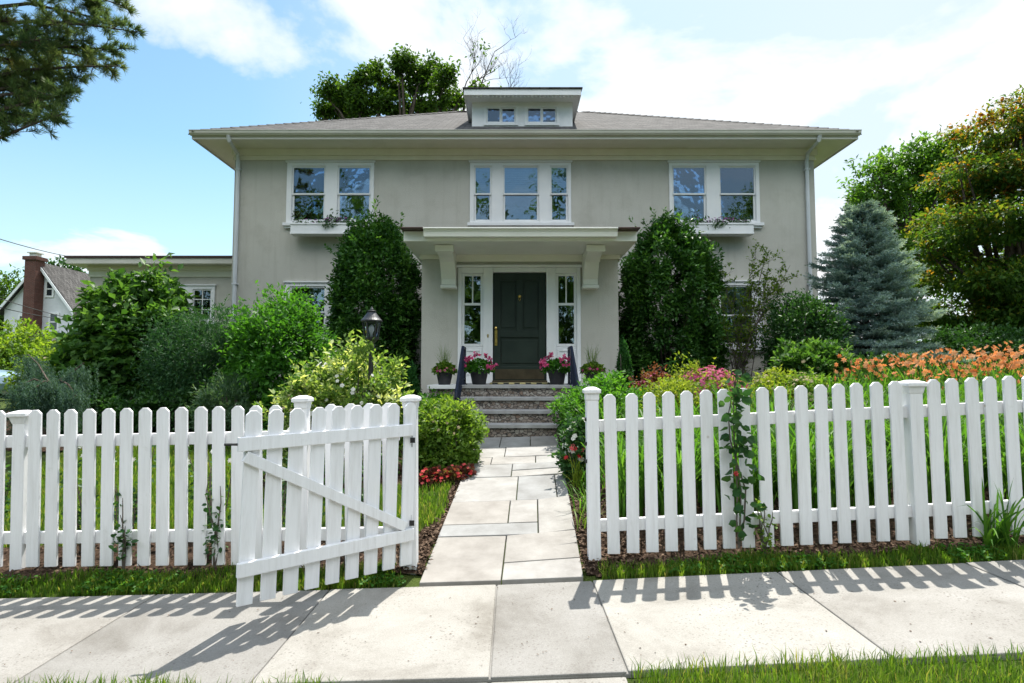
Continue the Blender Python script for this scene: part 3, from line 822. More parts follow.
def wall_front(mb, x0, x1, zb, zt, y, ops, rev=.14):
    xs = sorted({x0, x1, *[o[0] for o in ops], *[o[1] for o in ops]}); zs = sorted({zb, zt, *[o[2] for o in ops], *[o[3] for o in ops]})
    for a, b in zip(xs[:-1], xs[1:]):
        for c, d in zip(zs[:-1], zs[1:]):
            mx, mz = (a + b) / 2, (c + d) / 2
            if any(o[0] < mx < o[1] and o[2] < mz < o[3] for o in ops): continue
            mb.add([(a, y, c), (b, y, c), (b, y, d), (a, y, d)], [(0, 1, 2, 3)])
    for a, b, c, d in ops:
        for q in (((a, c), (b, c)), ((b, c), (b, d)), ((b, d), (a, d)), ((a, d), (a, c))):
            (p0, q0), (p1, q1) = q
            mb.add([(p0, y, q0), (p1, y, q1), (p1, y + rev, q1), (p0, y + rev, q0)], [(0, 1, 2, 3)])

def rect(px0, px1, py0, py1, Y):
    pm = (py0 + py1) / 2
    return (at(px0, pm, Y).x, at(px1, pm, Y).x, at(px0, py1, Y).z, at(px0, py0, Y).z)

def frame_boxes(mb, x0, x1, z0_, z1_, w, y0, y1, wt=None, wb=None):
    wt = wt or w; wb = wb or w
    mb.box(x0, x0 + w, y0, y1, z0_, z1_); mb.box(x1 - w, x1, y0, y1, z0_, z1_)
    mb.box(x0 + w, x1 - w, y0, y1, z1_ - wt, z1_); mb.box(x0 + w, x1 - w, y0, y1, z0_, z0_ + wb)

WOPS = []
def window(outer, sashes, y, sill=True, blind=.5, meet=True, cas=.07, muntins=(0, 0), curtain=False, name='window', parent=None, mat='trim', top=.08):
    """outer: rect of the casing; sashes: (x0, x1) of each sash"""
    x0, x1, zb, zt = outer; par = parent or house
    WOPS.append((x0 + .02, x1 - .02, zb + .02, zt - .02))
    mb = MB(); yo, yi = y - .035, y + .06
    xs = [x0] + [v for s in sashes for v in s] + [x1]
    for a, b in zip(xs[0::2], xs[1::2]): mb.box(a, b, yo, yi, zb, zt)
    for a, b in sashes:
        mb.box(a, b, yo, yi, zt - top, zt); mb.box(a, b, yo, yi, zb, zb + .05)
    mb.box(x0 - .03, x1 + .03, yo - .03, yo + .03, zt + .002, zt + .035)
    f = mb.build(name, M[mat], par, bevel=.004)
    for a, b in sashes:
        z1_, z2_ = zb + .05, zt - top; zm = (z1_ + z2_) / 2
        mb = MB(); gl = MB()
        if meet:
            frame_boxes(mb, a, b, zm - .025, z2_, .035, y - .012, y + .018)
            frame_boxes(mb, a + .002, b - .002, z1_, zm + .02, .045, y + .020, y + .048)
            gl.box(a + .03, b - .03, y + .0, y + .004, zm, z2_ - .02); gl.box(a + .03, b - .03, y + .032, y + .036, z1_ + .02, zm)
        else:
            frame_boxes(mb, a, b, z1_, z2_, .035, y - .012, y + .018)
            gl.box(a + .03, b - .03, y + .001, y + .005, z1_ + .02, z2_ - .02)
        for i in range(1, muntins[0] + 1):
            xm = a + (b - a) * i / (muntins[0] + 1); mb.box(xm - .011, xm + .011, y - .008, y + .014, z1_ + .035, z2_ - .035)
        for i in range(1, muntins[1] + 1):
            zq = z1_ + (z2_ - z1_) * i / (muntins[1] + 1); mb.box(a + .035, b - .035, y - .010, y + .016, zq - .011, zq + .011)
        mb.build('sash', M['trim'], f, bevel=.003)
        gl.build('pane', M['glass'], f)
        if blind:
            bl = MB(); zc = z2_ - (z2_ - z1_) * blind; n = int((z2_ - zc) / .05)
            for i in range(n):
                zz = z2_ - .05 * i
                bl.box(a + .02, b - .02, y + .075, y + .080, zz - .046, zz, None)
            bl.build('blind', M['blind'], f)
        if curtain:
            for s in (0, 1):
                w = (b - a) * .46; c0 = a if s == 0 else b - w; cb = MB(); k = 14
                vs = []
                for i in range(k + 1):
                    xx = c0 + w * i / k; yy = y + .10 + .02 * math.sin(i * 1.7)
                    vs += [(xx, yy, zm + .02), (xx, yy, z2_ + .05)]
                cb.add(vs, [(2 * i, 2 * i + 2, 2 * i + 3, 2 * i + 1) for i in range(k)]); cb.build('curtain', M['curtain'], f, smooth=True)
    if sill:
        mb = MB(); mb.box(x0 - .05, x1 + .06, y - .10, y + .03, zb - .07, zb - .002); mb.box(x0 - .02, x1 + .02, y - .06, y + .02, zb - .12, zb - .072)
        mb.build('sill', M['trim'], f, bevel=.004)
    return f

wx = lambda px, py=195, Y=YF: at(px, py, Y).x
# upper storey
window(rect(287, 374, 163, 223.5, YF), [(wx(292), wx(325.5)), (wx(337.5), wx(371))], YF, blind=.33)
window(rect(470, 571, 163, 223.5, YF), [(wx(474), wx(491.5)), (wx(503), wx(539)), (wx(550), wx(568))], YF, blind=.5)
window(rect(669, 759, 163, 223.5, YF), [(wx(672), wx(706)), (wx(719), wx(755.5))], YF, blind=.33)
# ground storey
window(rect(285, 335, 283, 340, YF), [(wx(290, 300), wx(326, 300))], YF, blind=0)
window(rect(714, 763, 282, 347, YF), [(wx(719.5, 320), wx(754, 320))], YF, blind=.2, curtain=True)
front_ops = list(WOPS)

mb = MB(); wall_front(mb, XL, XR, ZB, ZS, YF, front_ops)
mb.add([(XL, YF, ZB), (XL, YF + DEP, ZB), (XL, YF + DEP, ZS), (XL, YF, ZS)], [(0, 1, 2, 3)])
mb.add([(XR, YF, ZB), (XR, YF + DEP, ZB), (XR, YF + DEP, ZS), (XR, YF, ZS)], [(3, 2, 1, 0)])
mb.add([(XL, YF + DEP, ZB), (XR, YF + DEP, ZB), (XR, YF + DEP, ZS), (XL, YF + DEP, ZS)], [(3, 2, 1, 0)])
mb.build('wall', M['stucco'], house)
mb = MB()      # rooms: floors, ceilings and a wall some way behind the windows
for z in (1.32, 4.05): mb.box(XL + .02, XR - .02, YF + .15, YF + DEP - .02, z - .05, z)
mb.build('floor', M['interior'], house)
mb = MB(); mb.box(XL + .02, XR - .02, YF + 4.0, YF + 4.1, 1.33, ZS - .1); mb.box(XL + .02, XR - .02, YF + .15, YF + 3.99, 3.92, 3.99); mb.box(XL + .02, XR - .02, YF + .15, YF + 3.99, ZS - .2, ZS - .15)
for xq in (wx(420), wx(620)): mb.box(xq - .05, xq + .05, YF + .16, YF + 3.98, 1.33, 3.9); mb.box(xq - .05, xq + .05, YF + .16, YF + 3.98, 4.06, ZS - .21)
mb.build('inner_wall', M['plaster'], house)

# frieze, soffit, gutter, roof
mb = MB(); zf0 = at(520, 160.5, YF).z
mb.box(XL - .02, XR + .02, YF - .03, YF - .003, zf0, ZS - .10)
mb.box(XL - .05, XR + .05, YF - .07, YF - .031, ZS - .16, ZS - .002)
mb.box(XL - .035, XR + .035, YF - .045, YF - .0305, zf0, zf0 + .03)
for s, xx in ((-1, XL), (1, XR)):
    a, b = (xx - .03, xx - .003) if s < 0 else (xx + .003, xx + .03)
    mb.box(a, b, YF + .0, YF + DEP, zf0, ZS - .002)
mb.build('frieze', M['cream'], house, bevel=.006)
x0, x1, y0, y1 = XL - OH, XR + OH, YF - OH, YF + DEP + OH
mb = MB(); mb.box(x0 + .02, x1 - .02, y0 + .02, y1 - .02, ZS, ZS + .02); mb.build('soffit', M['cream'], house)
mb = MB()
for a, b, c, d in ((x0, x1, y0 - .0, y0 + .019), (x0, x1, y1 - .019, y1), (x0, x0 + .019, y0 + .02, y1 - .02), (x1 - .019, x1, y0 + .02, y1 - .02)):
    mb.box(a, b, c, d, ZS - .03, ZE - .02)
mb.build('fascia', M['gutter'], house)
mb = MB()
prof = [(0, 0), (-.05, 0), (-.085, .04), (-.095, .085), (-.105, .09), (-.105, .10), (-.088, .10), (-.08, .03), (0, .012)]
mb.prism([(y0 - .001 + p, ZE - .10 + q) for p, q in prof], 'x', x0 - .02, x1 + .02)
mb.build('gutter', M['gutter'], house)
zr = at(520, 112.0, YF + DEP / 2).z; run = DEP / 2 + OH; yr = YF + DEP / 2
xa, xb = x0 + run * .97, x1 - run * .97
e = .04
mb = MB()
P = [(x0 - e, y0 - e, ZE), (x1 + e, y0 - e, ZE), (x1 + e, y1 + e, ZE), (x0 - e, y1 + e, ZE), (xa, yr, zr), (xb, yr, zr)]
B = [(x0 - e, y0 - e, ZE - .025), (x1 + e, y0 - e, ZE - .025), (x1 + e, y1 + e, ZE - .025), (x0 - e, y1 + e, ZE - .025)]
mb.add(P + B, [(0, 1, 5, 4), (1, 2, 5), (2, 3, 4, 5), (3, 0, 4), (0, 6, 7, 1), (1, 7, 8, 2), (2, 8, 9, 3), (3, 9, 6, 0)])
roof = mb.build('roof', M['shingle'], house)
mb = MB()      # overlapping ridge and hip shingles
for p, q in (((xa, yr, zr), (xb, yr, zr)), ((x0, y0, ZE), (xa, yr, zr)), ((x1, y0, ZE), (xb, yr, zr))):
    p, q = Vector(p), Vector(q); n = int((q - p).length / .22); d = (q - p).normalized(); s = d.cross(Vector((0, 0, 1))).normalized()
    for i in range(n):
        c = p + d * (i + .5) * .22; l = d * .15; w = s * .14; u = Vector((0, 0, 1))
        mb.add([c - l - w - u * .03 , c - l + u * .045, c - l + w - u * .03, c + l - w - u * .045, c + l + u * .025, c + l + w - u * .045], [(0, 1, 4, 3), (1, 2, 5, 4), (0, 2, 1)])
mb.build('ridge_shingles', M['shingle'], roof)
sl = (zr - ZE) / run
mb = MB()      # vent stack behind the dormer
# dormer
yd = YF + .25
dx0, dx1 = at(472, 110, yd).x, at(572.5, 110, yd).x; dzb = at(520, 128.5, yd).z; dzt = at(520, 96, yd).z
def roof_y(z): return y0 + (z - ZE) / sl
ops = [(at(a, 115, yd).x, at(b, 115, yd).x, at(a, 123.5, yd).z, at(a, 107, yd).z) for a, b in ((486, 516), (526.5, 557))]
mb = MB(); wall_front(mb, dx0, dx1, dzb, dzt, yd, ops, .1)
for xx in (dx0, dx1):
    mb.add([(xx, yd, dzb), (xx, yd, dzt), (xx, roof_y(dzt) + .1, dzt), (xx, roof_y(dzb) + .1, dzb)], [(0, 1, 2, 3)])
mb.add([(dx0, yd + 1.3, dzb), (dx1, yd + 1.3, dzb), (dx1, yd + 1.3, dzt), (dx0, yd + 1.3, dzt)], [(0, 1, 2, 3)])
dorm = mb.build('dormer', M['trim'], house)
mb = MB(); ob, fo = .16, .38
xo0, xo1 = dx0 - ob, dx1 + ob
ztop = at(520, 88, yd - fo).z; zlow = at(520, 95, yd - fo).z
mb.box(xo0, xo1, yd - fo, yd - fo + .03, zlow, ztop - .025)
mb.box(xo0, xo0 + .03, yd - fo + .031, yd + 2.6, zlow, ztop - .025); mb.box(xo1 - .03, xo1, yd - fo + .031, yd + 2.6, zlow, ztop - .025)
mb.box(xo0 + .031, xo1 - .031, yd - fo + .031, yd + 2.6, zlow + .012, zlow + .03)
for i in range(26):      # bead under the dormer eave
    xx = dx0 + (dx1 - dx0) * (i + .5) / 26; mb.box(xx - .022, xx + .022, yd - fo + .04, yd - fo + .07, zlow - .03, zlow + .011)
mb.build('dormer_cornice', M['trim'], dorm, bevel=.004)
mb = MB(); c = ztop - .022; mb.add([(xo0 - .03, yd - fo - .03, c), (xo1 + .03, yd - fo - .03, c), (xo1 + .03, yd + 3, c + .5), (xo0 - .03, yd + 3, c + .5), (xo0 - .03, yd - fo - .03, c + .03), (xo1 + .03, yd - fo - .03, c + .03), (xo1 + .03, yd + 3, c + .53), (xo0 - .03, yd + 3, c + .53)],
       [(3, 2, 1, 0), (4, 5, 6, 7), (0, 1, 5, 4), (1, 2, 6, 5), (3, 0, 4, 7)])
mb.build('dormer_roof', M['shingle'], dorm)
for a, b, c, d in ops:
    mb = MB(); frame_boxes(mb, a - .05, b + .05, c - .05, d + .05, .06, yd - .025, yd + .04); m = (a + b) / 2
    frame_boxes(mb, a + .011, m - .002, c + .011, d - .011, .03, yd - .01, yd + .02); frame_boxes(mb, m + .002, b - .011, c + .011, d - .011, .03, yd + .002, yd + .03)
    mb.build('window_frame', M['trim'], dorm, bevel=.003)
    mb = MB(); mb.box(a + .03, m - .02, yd + .004, yd + .008, c + .03, d - .03); mb.box(m + .02, b - .03, yd + .014, yd + .018, c + .03, d - .03)
    mb.build('pane', M['glass'], dorm)

# downspouts
def downspout(px_top, px, py0, ysg):
    a = at(px_top, 141, y0); b = at(px, 158, YF - .06); zb = gz(b.x, YF) + .1
    mb = MB(); mb.tube([(a.x, y0 - .04, ZE - .10), (a.x, y0 + .0, ZS - .06), (b.x, YF - .12, zf0 + .12), (b.x, YF - .06, zf0 - .06), (b.x, YF - .06, 3.0), (b.x, YF - .06, zb)], .042, 8)
    d = mb.build('downspout', M['pipe'], house)
    for z in (zf0 - .25, 3.4, 1.8):
        mb = MB(); mb.box(b.x - .055, b.x + .055, YF - .106, YF - .003, z, z + .035); mb.build('strap', M['pipe'], d)
downspout(229, 238.5, 0, 1); downspout(819, 806.5, 0, 1)

# one storey wing
yw = 14.4; wa, wb = at(90, 275, yw).x, XL - .0
zt_ = at(150, 257, yw - .35).z; zc_ = at(150, 264.5, yw - .35).z; n0 = len(WOPS)
wl = window(rect(167, 215, 286, 322, yw), [(at(170, 300, yw).x, at(186, 300, yw).x), (at(193, 300, yw).x, at(212, 300, yw).x)], yw, blind=0, meet=False, muntins=(1, 2), curtain=False)
mb = MB(); wall_front(mb, wa, wb - .004, .3, zc_, yw, WOPS[n0:])
mb.add([(wa, yw, .3), (wa, yw + 5, .3), (wa, yw + 5, zc_), (wa, yw, zc_)], [(0, 1, 2, 3)]); mb.add([(wa, yw + 5, .3), (wb - .004, yw + 5, .3), (wb - .004, yw + 5, zc_), (wa, yw + 5, zc_)], [(3, 2, 1, 0)])
mb.build('wing_wall', M['stucco'], house)
xw0 = at(66, 260, yw - .35).x
mb = MB(); mb.box(xw0, wb - .006, yw - .35, yw + 5.2, zc_ + .02, zt_ - .025); mb.build('wing_eave', M['gutter'], house, bevel=.01)
mb = MB(); mb.box(xw0 - .03, wb - .006, yw - .38, yw + 5.2, zt_ - .022, zt_ + .03); mb.build('wing_roof', M['copper'], house)
mb = MB(); zq = at(150, 277, yw).z; mb.box(wa - .02, wb - .006, yw - .03, yw - .004, zq, zc_ + .018); mb.box(wa - .03, wb - .006, yw - .07, yw - .031, zc_ - .10, zc_ + .016); mb.build('wing_frieze', M['cream'], house, bevel=.005)

# entry vestibule
ex0, ex1 = at(421.5, 320, YP).x, at(618.5, 320, YP).x; zsoff = at(520, 255.5, YP).z; ZL = 1.217
d0, d1 = at(493.5, 320, YP).x, at(545.7, 320, YP).x; dzt_ = at(520, 273, YP).z; dzb_ = ZL + .06
s_ops = []
fr = rect(458, 580.5, 268, 384, YP)
mb = MB(); wall_front(mb, ex0, ex1, .3, zsoff, YP, [(fr[0] + .03, fr[1] - .03, ZL, fr[3] - .03)])
for xx in (ex0, ex1): mb.add([(xx, YP, .3), (xx, YF, .3), (xx, YF, zsoff), (xx, YP, zsoff)], [(0, 1, 2, 3)])
portico = mb.build('vestibule_wall', M['stucco'], house)
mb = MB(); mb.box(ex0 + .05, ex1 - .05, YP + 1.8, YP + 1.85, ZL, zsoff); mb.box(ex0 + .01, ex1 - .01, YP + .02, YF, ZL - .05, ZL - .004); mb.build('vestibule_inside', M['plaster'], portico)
# cream band at the top of the walls and lintel
mb = MB(); zb1 = at(520, 252.5, YP).z; zb2 = zsoff
za = at(430, 265, YP).z
wband = at(440, 253, YP).x
mb.box(ex0 - .03, wband, YP - .05, YP - .003, za + .10, zsoff); mb.box(at(600, 253, YP).x, ex1 + .03, YP - .05, YP - .003, za + .10, zsoff)
mb.box(wband + .002, at(600, 253, YP).x - .002, YP - .06, YP - .004, za + .05, za + .22); mb.box(ex0 - .05, ex1 + .05, YP - .09, YP - .061, za + .235, zsoff - .002)
for xx, s in ((ex0, -1), (ex1, 1)):
    a, b = (xx - .05, xx - .003) if s < 0 else (xx + .003, xx + .05)
    mb.box(a, b, YP, YF - .01, za + .10, zsoff - .002)
mb.build('cornice_band', M['cream'], portico, bevel=.006)
# roof slab
yg = 9.0
rx0, rx1 = at(403.5, 235, yg + .12).x, at(637, 235, yg + .12).x; zt2 = at(520, 229, yg).z
mb = MB(); mb.box(rx0, rx1, yg + .12, YF - .004, zsoff + .002, zt2 - .004); 
pr_ = mb.build('porch_roof', M['porch'], portico, bevel=.01)
mb = MB(); gx0, gx1 = at(423.5, 235, yg).x, at(617.5, 235, yg).x
mb.prism([(yg, zsoff + .05), (yg - .015, zsoff + .12), (yg - .06, zsoff + .19), (yg - .065, zt2 - .006), (yg + .118, zt2 - .006), (yg + .118, zsoff + .05)], 'x', gx0, gx1)
mb.build('porch_gutter', M['porch'], pr_, bevel=.005)
mb = MB(); mb.box(rx0 - .02, rx1 + .02, yg - .05, YF - .006, zt2 - .002, zt2 + .022); mb.build('roof_edge', M['copper'], pr_, bevel=.005)
# brackets
for a, b in ((440.5, 456.5), (582.5, 598.5)):
    bx0, bx1 = at(a, 260, YP - .2).x, at(b, 260, YP - .2).x; z1_ = zsoff - .004; zz0 = at(450, 288, YP).z
    mb = MB()
    prof = [(YP - .005, z1_), (YP - .82, z1_), (YP - .82, z1_ - .09), (YP - .74, z1_ - .12), (YP - .56, z1_ - .14), (YP - .40, z1_ - .20), (YP - .28, z1_ - .34), (YP - .19, z1_ - .46), (YP - .18, zz0 + .04), (YP - .14, zz0), (YP - .005, zz0)]
    mb.prism(prof, 'x', bx0 + .015, bx1 - .015)
    mb.box(bx0 - .015, bx1 + .015, YP - .86, YP - .823, z1_ - .11, z1_ - .003); mb.box(bx0, bx1, YP - .21, YP - .006, zz0 - .03, zz0 + .02)
    mb.build('bracket', M['porch'], portico, bevel=.006)
# door frame, sidelights, door
mb = MB(); yo, yi = YP - .04, YP + .10
sl0 = rect(463, 482, 274.5, 343, YP); sl1 = rect(557, 575.5, 274.5, 343, YP)
sr0 = (at(557, 310, YP).x, at(575.5, 310, YP).x)
xs = [fr[0], sl0[0] - .02, sl0[1] + .02, d0 - .012, d1 + .012, sr0[0] - .02, sr0[1] + .02, fr[1]]
for a, b in ((xs[0], xs[1]), (xs[2], xs[3]), (xs[4], xs[5]), (xs[6], xs[7])): mb.box(a, b, yo, yi, ZL + .005, fr[3])
for a, b in ((xs[1], xs[2]), (xs[5], xs[6])): mb.box(a, b, yo, yi, sl0[3] + .02, fr[3])
mb.box(xs[3], xs[4], yo, yi, dzt_ + .01, fr[3])
mb.box(fr[0] - .03, fr[1] + .03, yo - .025, yo + .03, fr[3] + .002, fr[3] + .05)
mb.build('door_frame', M['trim'], portico, bevel=.006)
for a, b in ((xs[1], xs[2]), (xs[5], xs[6])):
    zb_, zt__ = sl0[2], sl0[3]; zmid = zb_ + (zt__ - zb_) * .565
    mb = MB(); frame_boxes(mb, a + .001, b - .001, zb_ - .06, zt__ + .018, .045, YP + .0, YP + .04)
    mb.box(a + .046, b - .046, YP + .002, YP + .038, zmid - .022, zmid + .022); mb.box((a + b) / 2 - .012, (a + b) / 2 + .012, YP + .004, YP + .036, zmid + .023, zt__ - .02)
    mb.box(a + .001, b - .001, YP - .006, YP + .05, ZL + .005, zb_ - .063); frame_boxes(mb, a + .03, b - .03, ZL + .16, zb_ - .12, .03, YP - .022, YP - .007)
    s_ = mb.build('sidelight', M['trim'], house, bevel=.004)
    mb = MB(); mb.box(a + .03, b - .03, YP + .018, YP + .022, zb_ - .03, zt__); mb.build('pane', M['glass'], s_)
    mb = MB(); k = 16; vs = []
    for i in range(k + 1):
        xx = a + .02 + (b - a - .04) * i / k; vs += [(xx, YP + .12 + .015 * math.sin(i * 2.1), zt__ - .3), (xx, YP + .12 + .015 * math.sin(i * 2.1 + .4), zt__ - .02)]
        vs[-2] = (xx, vs[-2][1], zt__ - .20 - .05 * math.sin(i * 1.1))
    mb.add(vs, [(2 * i, 2 * i + 2, 2 * i + 3, 2 * i + 1) for i in range(k)])
# door
mb = MB(); yd0 = YP + .03; w = d1 - d0; zA, zB = dzb_, dzt_; h = zB - zA
mb.box(d0, d1, yd0 + .012, yd0 + .05, zA, zB)
st = .10 * w
def rr(a, b, c, d): mb.box(d0 + a * w, d0 + b * w, yd0, yd0 + .0265, zA + c * h, zA + d * h)
yd0 -= .014
rr(0, .13, 0, 1); rr(.87, 1, 0, 1); rr(.13, .87, .93, 1); rr(.13, .87, .40, .46); rr(.13, .87, 0, .13); rr(.44, .56, .46, .93)
for a, b, c, d in ((.16, .41, .49, .90), (.59, .84, .49, .90), (.16, .84, .16, .37)):
    mb.box(d0 + a * w, d0 + b * w, yd0 + .010, yd0 + .0268, zA + c * h, zA + d * h)
door = mb.build('door', M['door'], house, bevel=.004)
mb = MB(); mb.box(d0 + .03, d1 - .03, yd0 - .004, yd0 - .001, zA + .02, zA + .20); mb.build('kick_plate', M['kick'], door)
mb = MB(); xk = d0 + .045
mb.box(xk - .022, xk + .022, yd0 - .012, yd0 - .001, zA + .62, zA + .90)
mb.tube([(xk, yd0 - .012, zA + .66), (xk, yd0 - .05, zA + .68), (xk, yd0 - .055, zA + .76), (xk, yd0 - .012, zA + .80)], .009, 8)
mb.lathe([(.0, -.03), (.022, -.02), (.028, 0), (.022, .02), (.0, .03)], (xk, yd0 - .04, zA + .93), 12); mb.build('handle', M['brass'], door, smooth=False)
mb = MB(); c = (d0 + d1) / 2; mb.lathe([(0, -.03), (.03, -.02), (.034, 0), (.028, .02), (0, .03)], (c, yd0 - .012, zA + .78 * h), 12); mb.tube([(c - .02, yd0 - .03, zA + .76 * h), (c, yd0 - .035, zA + .735 * h), (c + .02, yd0 - .03, zA + .76 * h)], .006, 6); mb.build('knocker', M['brass'], door)
mb = MB(); mb.box(d0 - .02, d1 + .02, YP - .06, YP + .06, ZL + .002, zA - .004); mb.build('threshold', M['kick'], door, bevel=.004)
mb = MB(); xb_ = at(488, 336, YP).x; zb_ = at(488, 336, YP).z; mb.box(xb_ - .012, xb_ + .012, yo - .012, yo - .001, zb_ - .03, zb_ + .03); mb.build('doorbell', M['brass'], portico)

# window boxes (hung under the upper windows)
def window_box(px0, px1, label, seed):
    a, b = at(px0, 229, YF - .3).x, at(px1, 229, YF - .3).x; zt = at(520, 223.5, YF - .3).z; zb = at(520, 234.5, YF - .3).z
    r = thing('window_box', ((a + b) / 2, YF - .25, zb), label, 'window box', 'window boxes under the upper windows')
    mb = MB(); yb, yf2 = YF - .105, YF - .34
    mb.box(a, b, yf2, yf2 + .02, zb, zt); mb.box(a, b, yb - .02, yb, zb, zt); mb.box(a, a + .02, yf2 + .021, yb - .021, zb, zt); mb.box(b - .02, b, yf2 + .021, yb - .021, zb, zt); mb.box(a + .021, b - .021, yf2 + .021, yb - .021, zb, zb + .02)
    mb.box(a - .015, b + .015, yf2 - .015, yf2 - .001, zt - .035, zt + .004); mb.box(a - .006, b + .006, yf2 - .012, yf2 - .001, zb + .002, zb + .04)
    mb.build('trough', M['trim'], r, bevel=.004)
    mb = MB(); mb.box(a + .02, b - .02, yf2 + .02, yb - .02, zb + .05, zt - .03); mb.build('soil', M['soil'], r)
    n = 900; x = rng.uniform(a + .03, b - .03, n); den = .5 + .5 * np.sin(x * 6 + seed)
    ok = rng.uniform(0, 1, n) < .35 + .65 * den; x = x[ok]; n = len(x)
    P = np.stack([x, rng.uniform(yf2 + .01, yb - .03, n), zt - .05 + np.abs(rng.normal(0, .09, n)) * (.5 + den[ok])], 1)
    P = np.concatenate([P, np.stack([a + (b - a) * (.5 + rng.normal(0, .05, 60)), yf2 - rng.uniform(0, .04, 60), zt + .02 - rng.uniform(0, .12, 60)], 1)])
    V, T, C = leaf_cloud(P, rdir(len(P)), .075, .035, .4, .9, .3); mesh_np('foliage', V, T, L['grey'], r, tint=C)
    fl = [flower((rng.normal(a + (b - a) * .55, (b - a) * .16), rng.uniform(yf2, yb - .04), zt + rng.uniform(.02, .14)), (0, -.5, .8), .06, 5) for _ in range(60)]
    add_blooms(r, fl, 'purple')
window_box(291, 366, 'white window box hung under the upper window nearer the flat-roofed wing', 0)
window_box(684, 753, 'white window box hung under the upper window nearer the blue spruce', 2.2)

# steps
steps = thing('front_steps', (.09, 8.3, gz(.09, 7.85)), 'four slate treads with dark stone risers leading up to the front door', 'steps')
sx0, sx1 = -.80, .96
zs0 = gz(.08, 7.85) - .0; rise = (ZL - zs0) / 4
for k in range(4):
    y = 7.85 + .3 * k; zt = zs0 + rise * (k + 1)
    mb = MB(); mb.box(sx0, sx1, y + .03, y + .05 + .3, zs0 - .1 + rise * k * .98, zt - .05 - .002); mb.build('riser', M['riser'], steps)
    mb = MB(); mb.cur = random.random(); ye = y + .33 if k < 3 else YP - .006
    mb.box(sx0 - .01, sx1 + .01, y, ye, zt - .05, zt); mb.build('tread', M['slate'], steps, bevel=.006, tint=True)
for a, b in ((-1.30, sx0 - .012), (sx1 + .012, 1.47)):
    mb = MB(); mb.box(a + .03, b - .004, 8.80, YP - .01, .3, ZL - .062); c = mb.build('cheek_wall', M['riser'], steps)
    mb = MB(); mb.box(a, b, 8.76, YP - .012, ZL - .06, ZL); mb.build('cheek_cap', M['trim'], c, bevel=.005)

for xx, lb in ((sx0 + .03, 'dark blue wrought iron stair rail beside the entry on the lamp post side'), (sx1 - .03, 'dark blue wrought iron stair rail beside the entry on the cone shrub side')):
    r = thing('handrail', (xx, 8.4, zs0), lb, 'handrail', 'stair rails at the front steps')
    A = Vector((xx, 7.98, zs0 + rise + .0)); Bp = Vector((xx, 8.95, ZL)); up = Vector((0, 0, .62))
    mb = MB(); C_ = Vector((xx, 9.35, ZL))
    mb.tube([A + Vector((0, -.08, .36)), A + Vector((0, -.06, .43)), A + up * .75, Bp + up * .95, C_ + up * .95], .024, 8); mb.tube([A + Vector((0, 0, .09)), Bp + Vector((0, 0, .09)), C_ + Vector((0, 0, .09))], .012, 6); mb.build('rail', M['rail_iron'], r)
    for p, hh in ((A, .46), (Bp, .58), (C_, .58)):
        mb = MB(); mb.box(p.x - .018, p.x + .018, p.y - .018, p.y + .018, p.z, p.z + hh); mb.lathe([(.04, 0), (.04, .012), (.02, .02)], p, 12); mb.build('post', M['rail_iron'], r, bevel=.002)
    for i in range(1, 8):
        p = A.lerp(Bp, i / 8); mb = MB(); mb.box(p.x - .008, p.x + .008, p.y - .008, p.y + .008, p.z + .09, p.z + .47 + .1 * i / 8); mb.build('baluster', M['rail_iron'], r)

# doormat
mb = MB(); mb.box(d0 - .04, d1 + .04, 9.45, 10.02, ZL + .002, ZL + .028); o = mb.build('doormat', M['doormat'], None, (.13, 9.7, ZL), bevel=.006)
tag(o, 'patterned yellow and black doormat lying before the front door', 'doormat')

# pots
def pot(px, Y, rad, h, label, kind):
    x = at(px, 384, Y).x; z = ZL
    r = thing('flower_pot', (x, Y, z), label, 'flower pot', 'dark flower pots on the entry landing')
    mb = MB(); mb.lathe([(rad * .66, .0), (rad * .70, .01), (rad * .93, h - .05), (rad, h - .045), (rad * 1.02, h), (rad * .93, h), (rad * .88, h - .05)], (x, Y, z + .001), 28)
    mb.build('pot', M['pot'], r, smooth=False, bevel=.003)
    mb = MB(); mb.lathe([(rad * .89, h - .06), (rad * .89, h - .035)], (x, Y, z), 24); mb.build('soil', M['soil'], r)
    n = 520; d = rdir(n); d[:, 2] = np.abs(d[:, 2]); q = d * rng.uniform(.3, 1, n)[:, None] ** .5
    R_ = rad * (1.5 if kind == 'pink' else 1.3); Hh = .19 if kind == 'pink' else .15
    P = np.array([x, Y, z + h - .03]) + q * np.array([R_, R_, Hh])
    V, T, C = leaf_cloud(P, d, .06, .05, .6, .7, .2); mesh_np('foliage', V, T, L['bright' if kind == 'pink' else 'azalea'], r, tint=C)
    fl = []
    if kind == 'pink':
        for _ in range(19):
            dd = rdir(1)[0]; dd[2] = abs(dd[2]) * .9 + .15; dd[1] -= .15; c = np.array([x, Y, z + h + .0]) + dd * np.array([R_ * 1.12, R_ * 1.1, .24])
            fl.append(join([flower(c + rng.normal(0, .020, 3), dd + rng.normal(0, .5, 3), .045, 5, .9) for _ in range(8)]))
        add_blooms(r, fl, 'pink', 'flower_head')
    else:
        for _ in range(34):
            dd = rdir(1)[0]; dd[2] = abs(dd[2]) * .6 + .1; c = np.array([x, Y, z + h - .02]) + dd * np.array([R_ * 1.05, R_ * 1.05, .16]); fl.append(flower(c, dd, .045, 5, .9))
        add_blooms(r, fl, 'rosepink')
        n = 70; P = np.tile([x, Y, z + h - .04], (n, 1)) + rng.normal(0, .03, (n, 3)) * np.array([1, 1, 0])
        V, T, C = blades(P, rng.uniform(.25, .46, n), np.full(n, .006), rng.uniform(.02, .3, n), 3); mesh_np('spikes', V, T, L['twiggy'], r, tint=C)
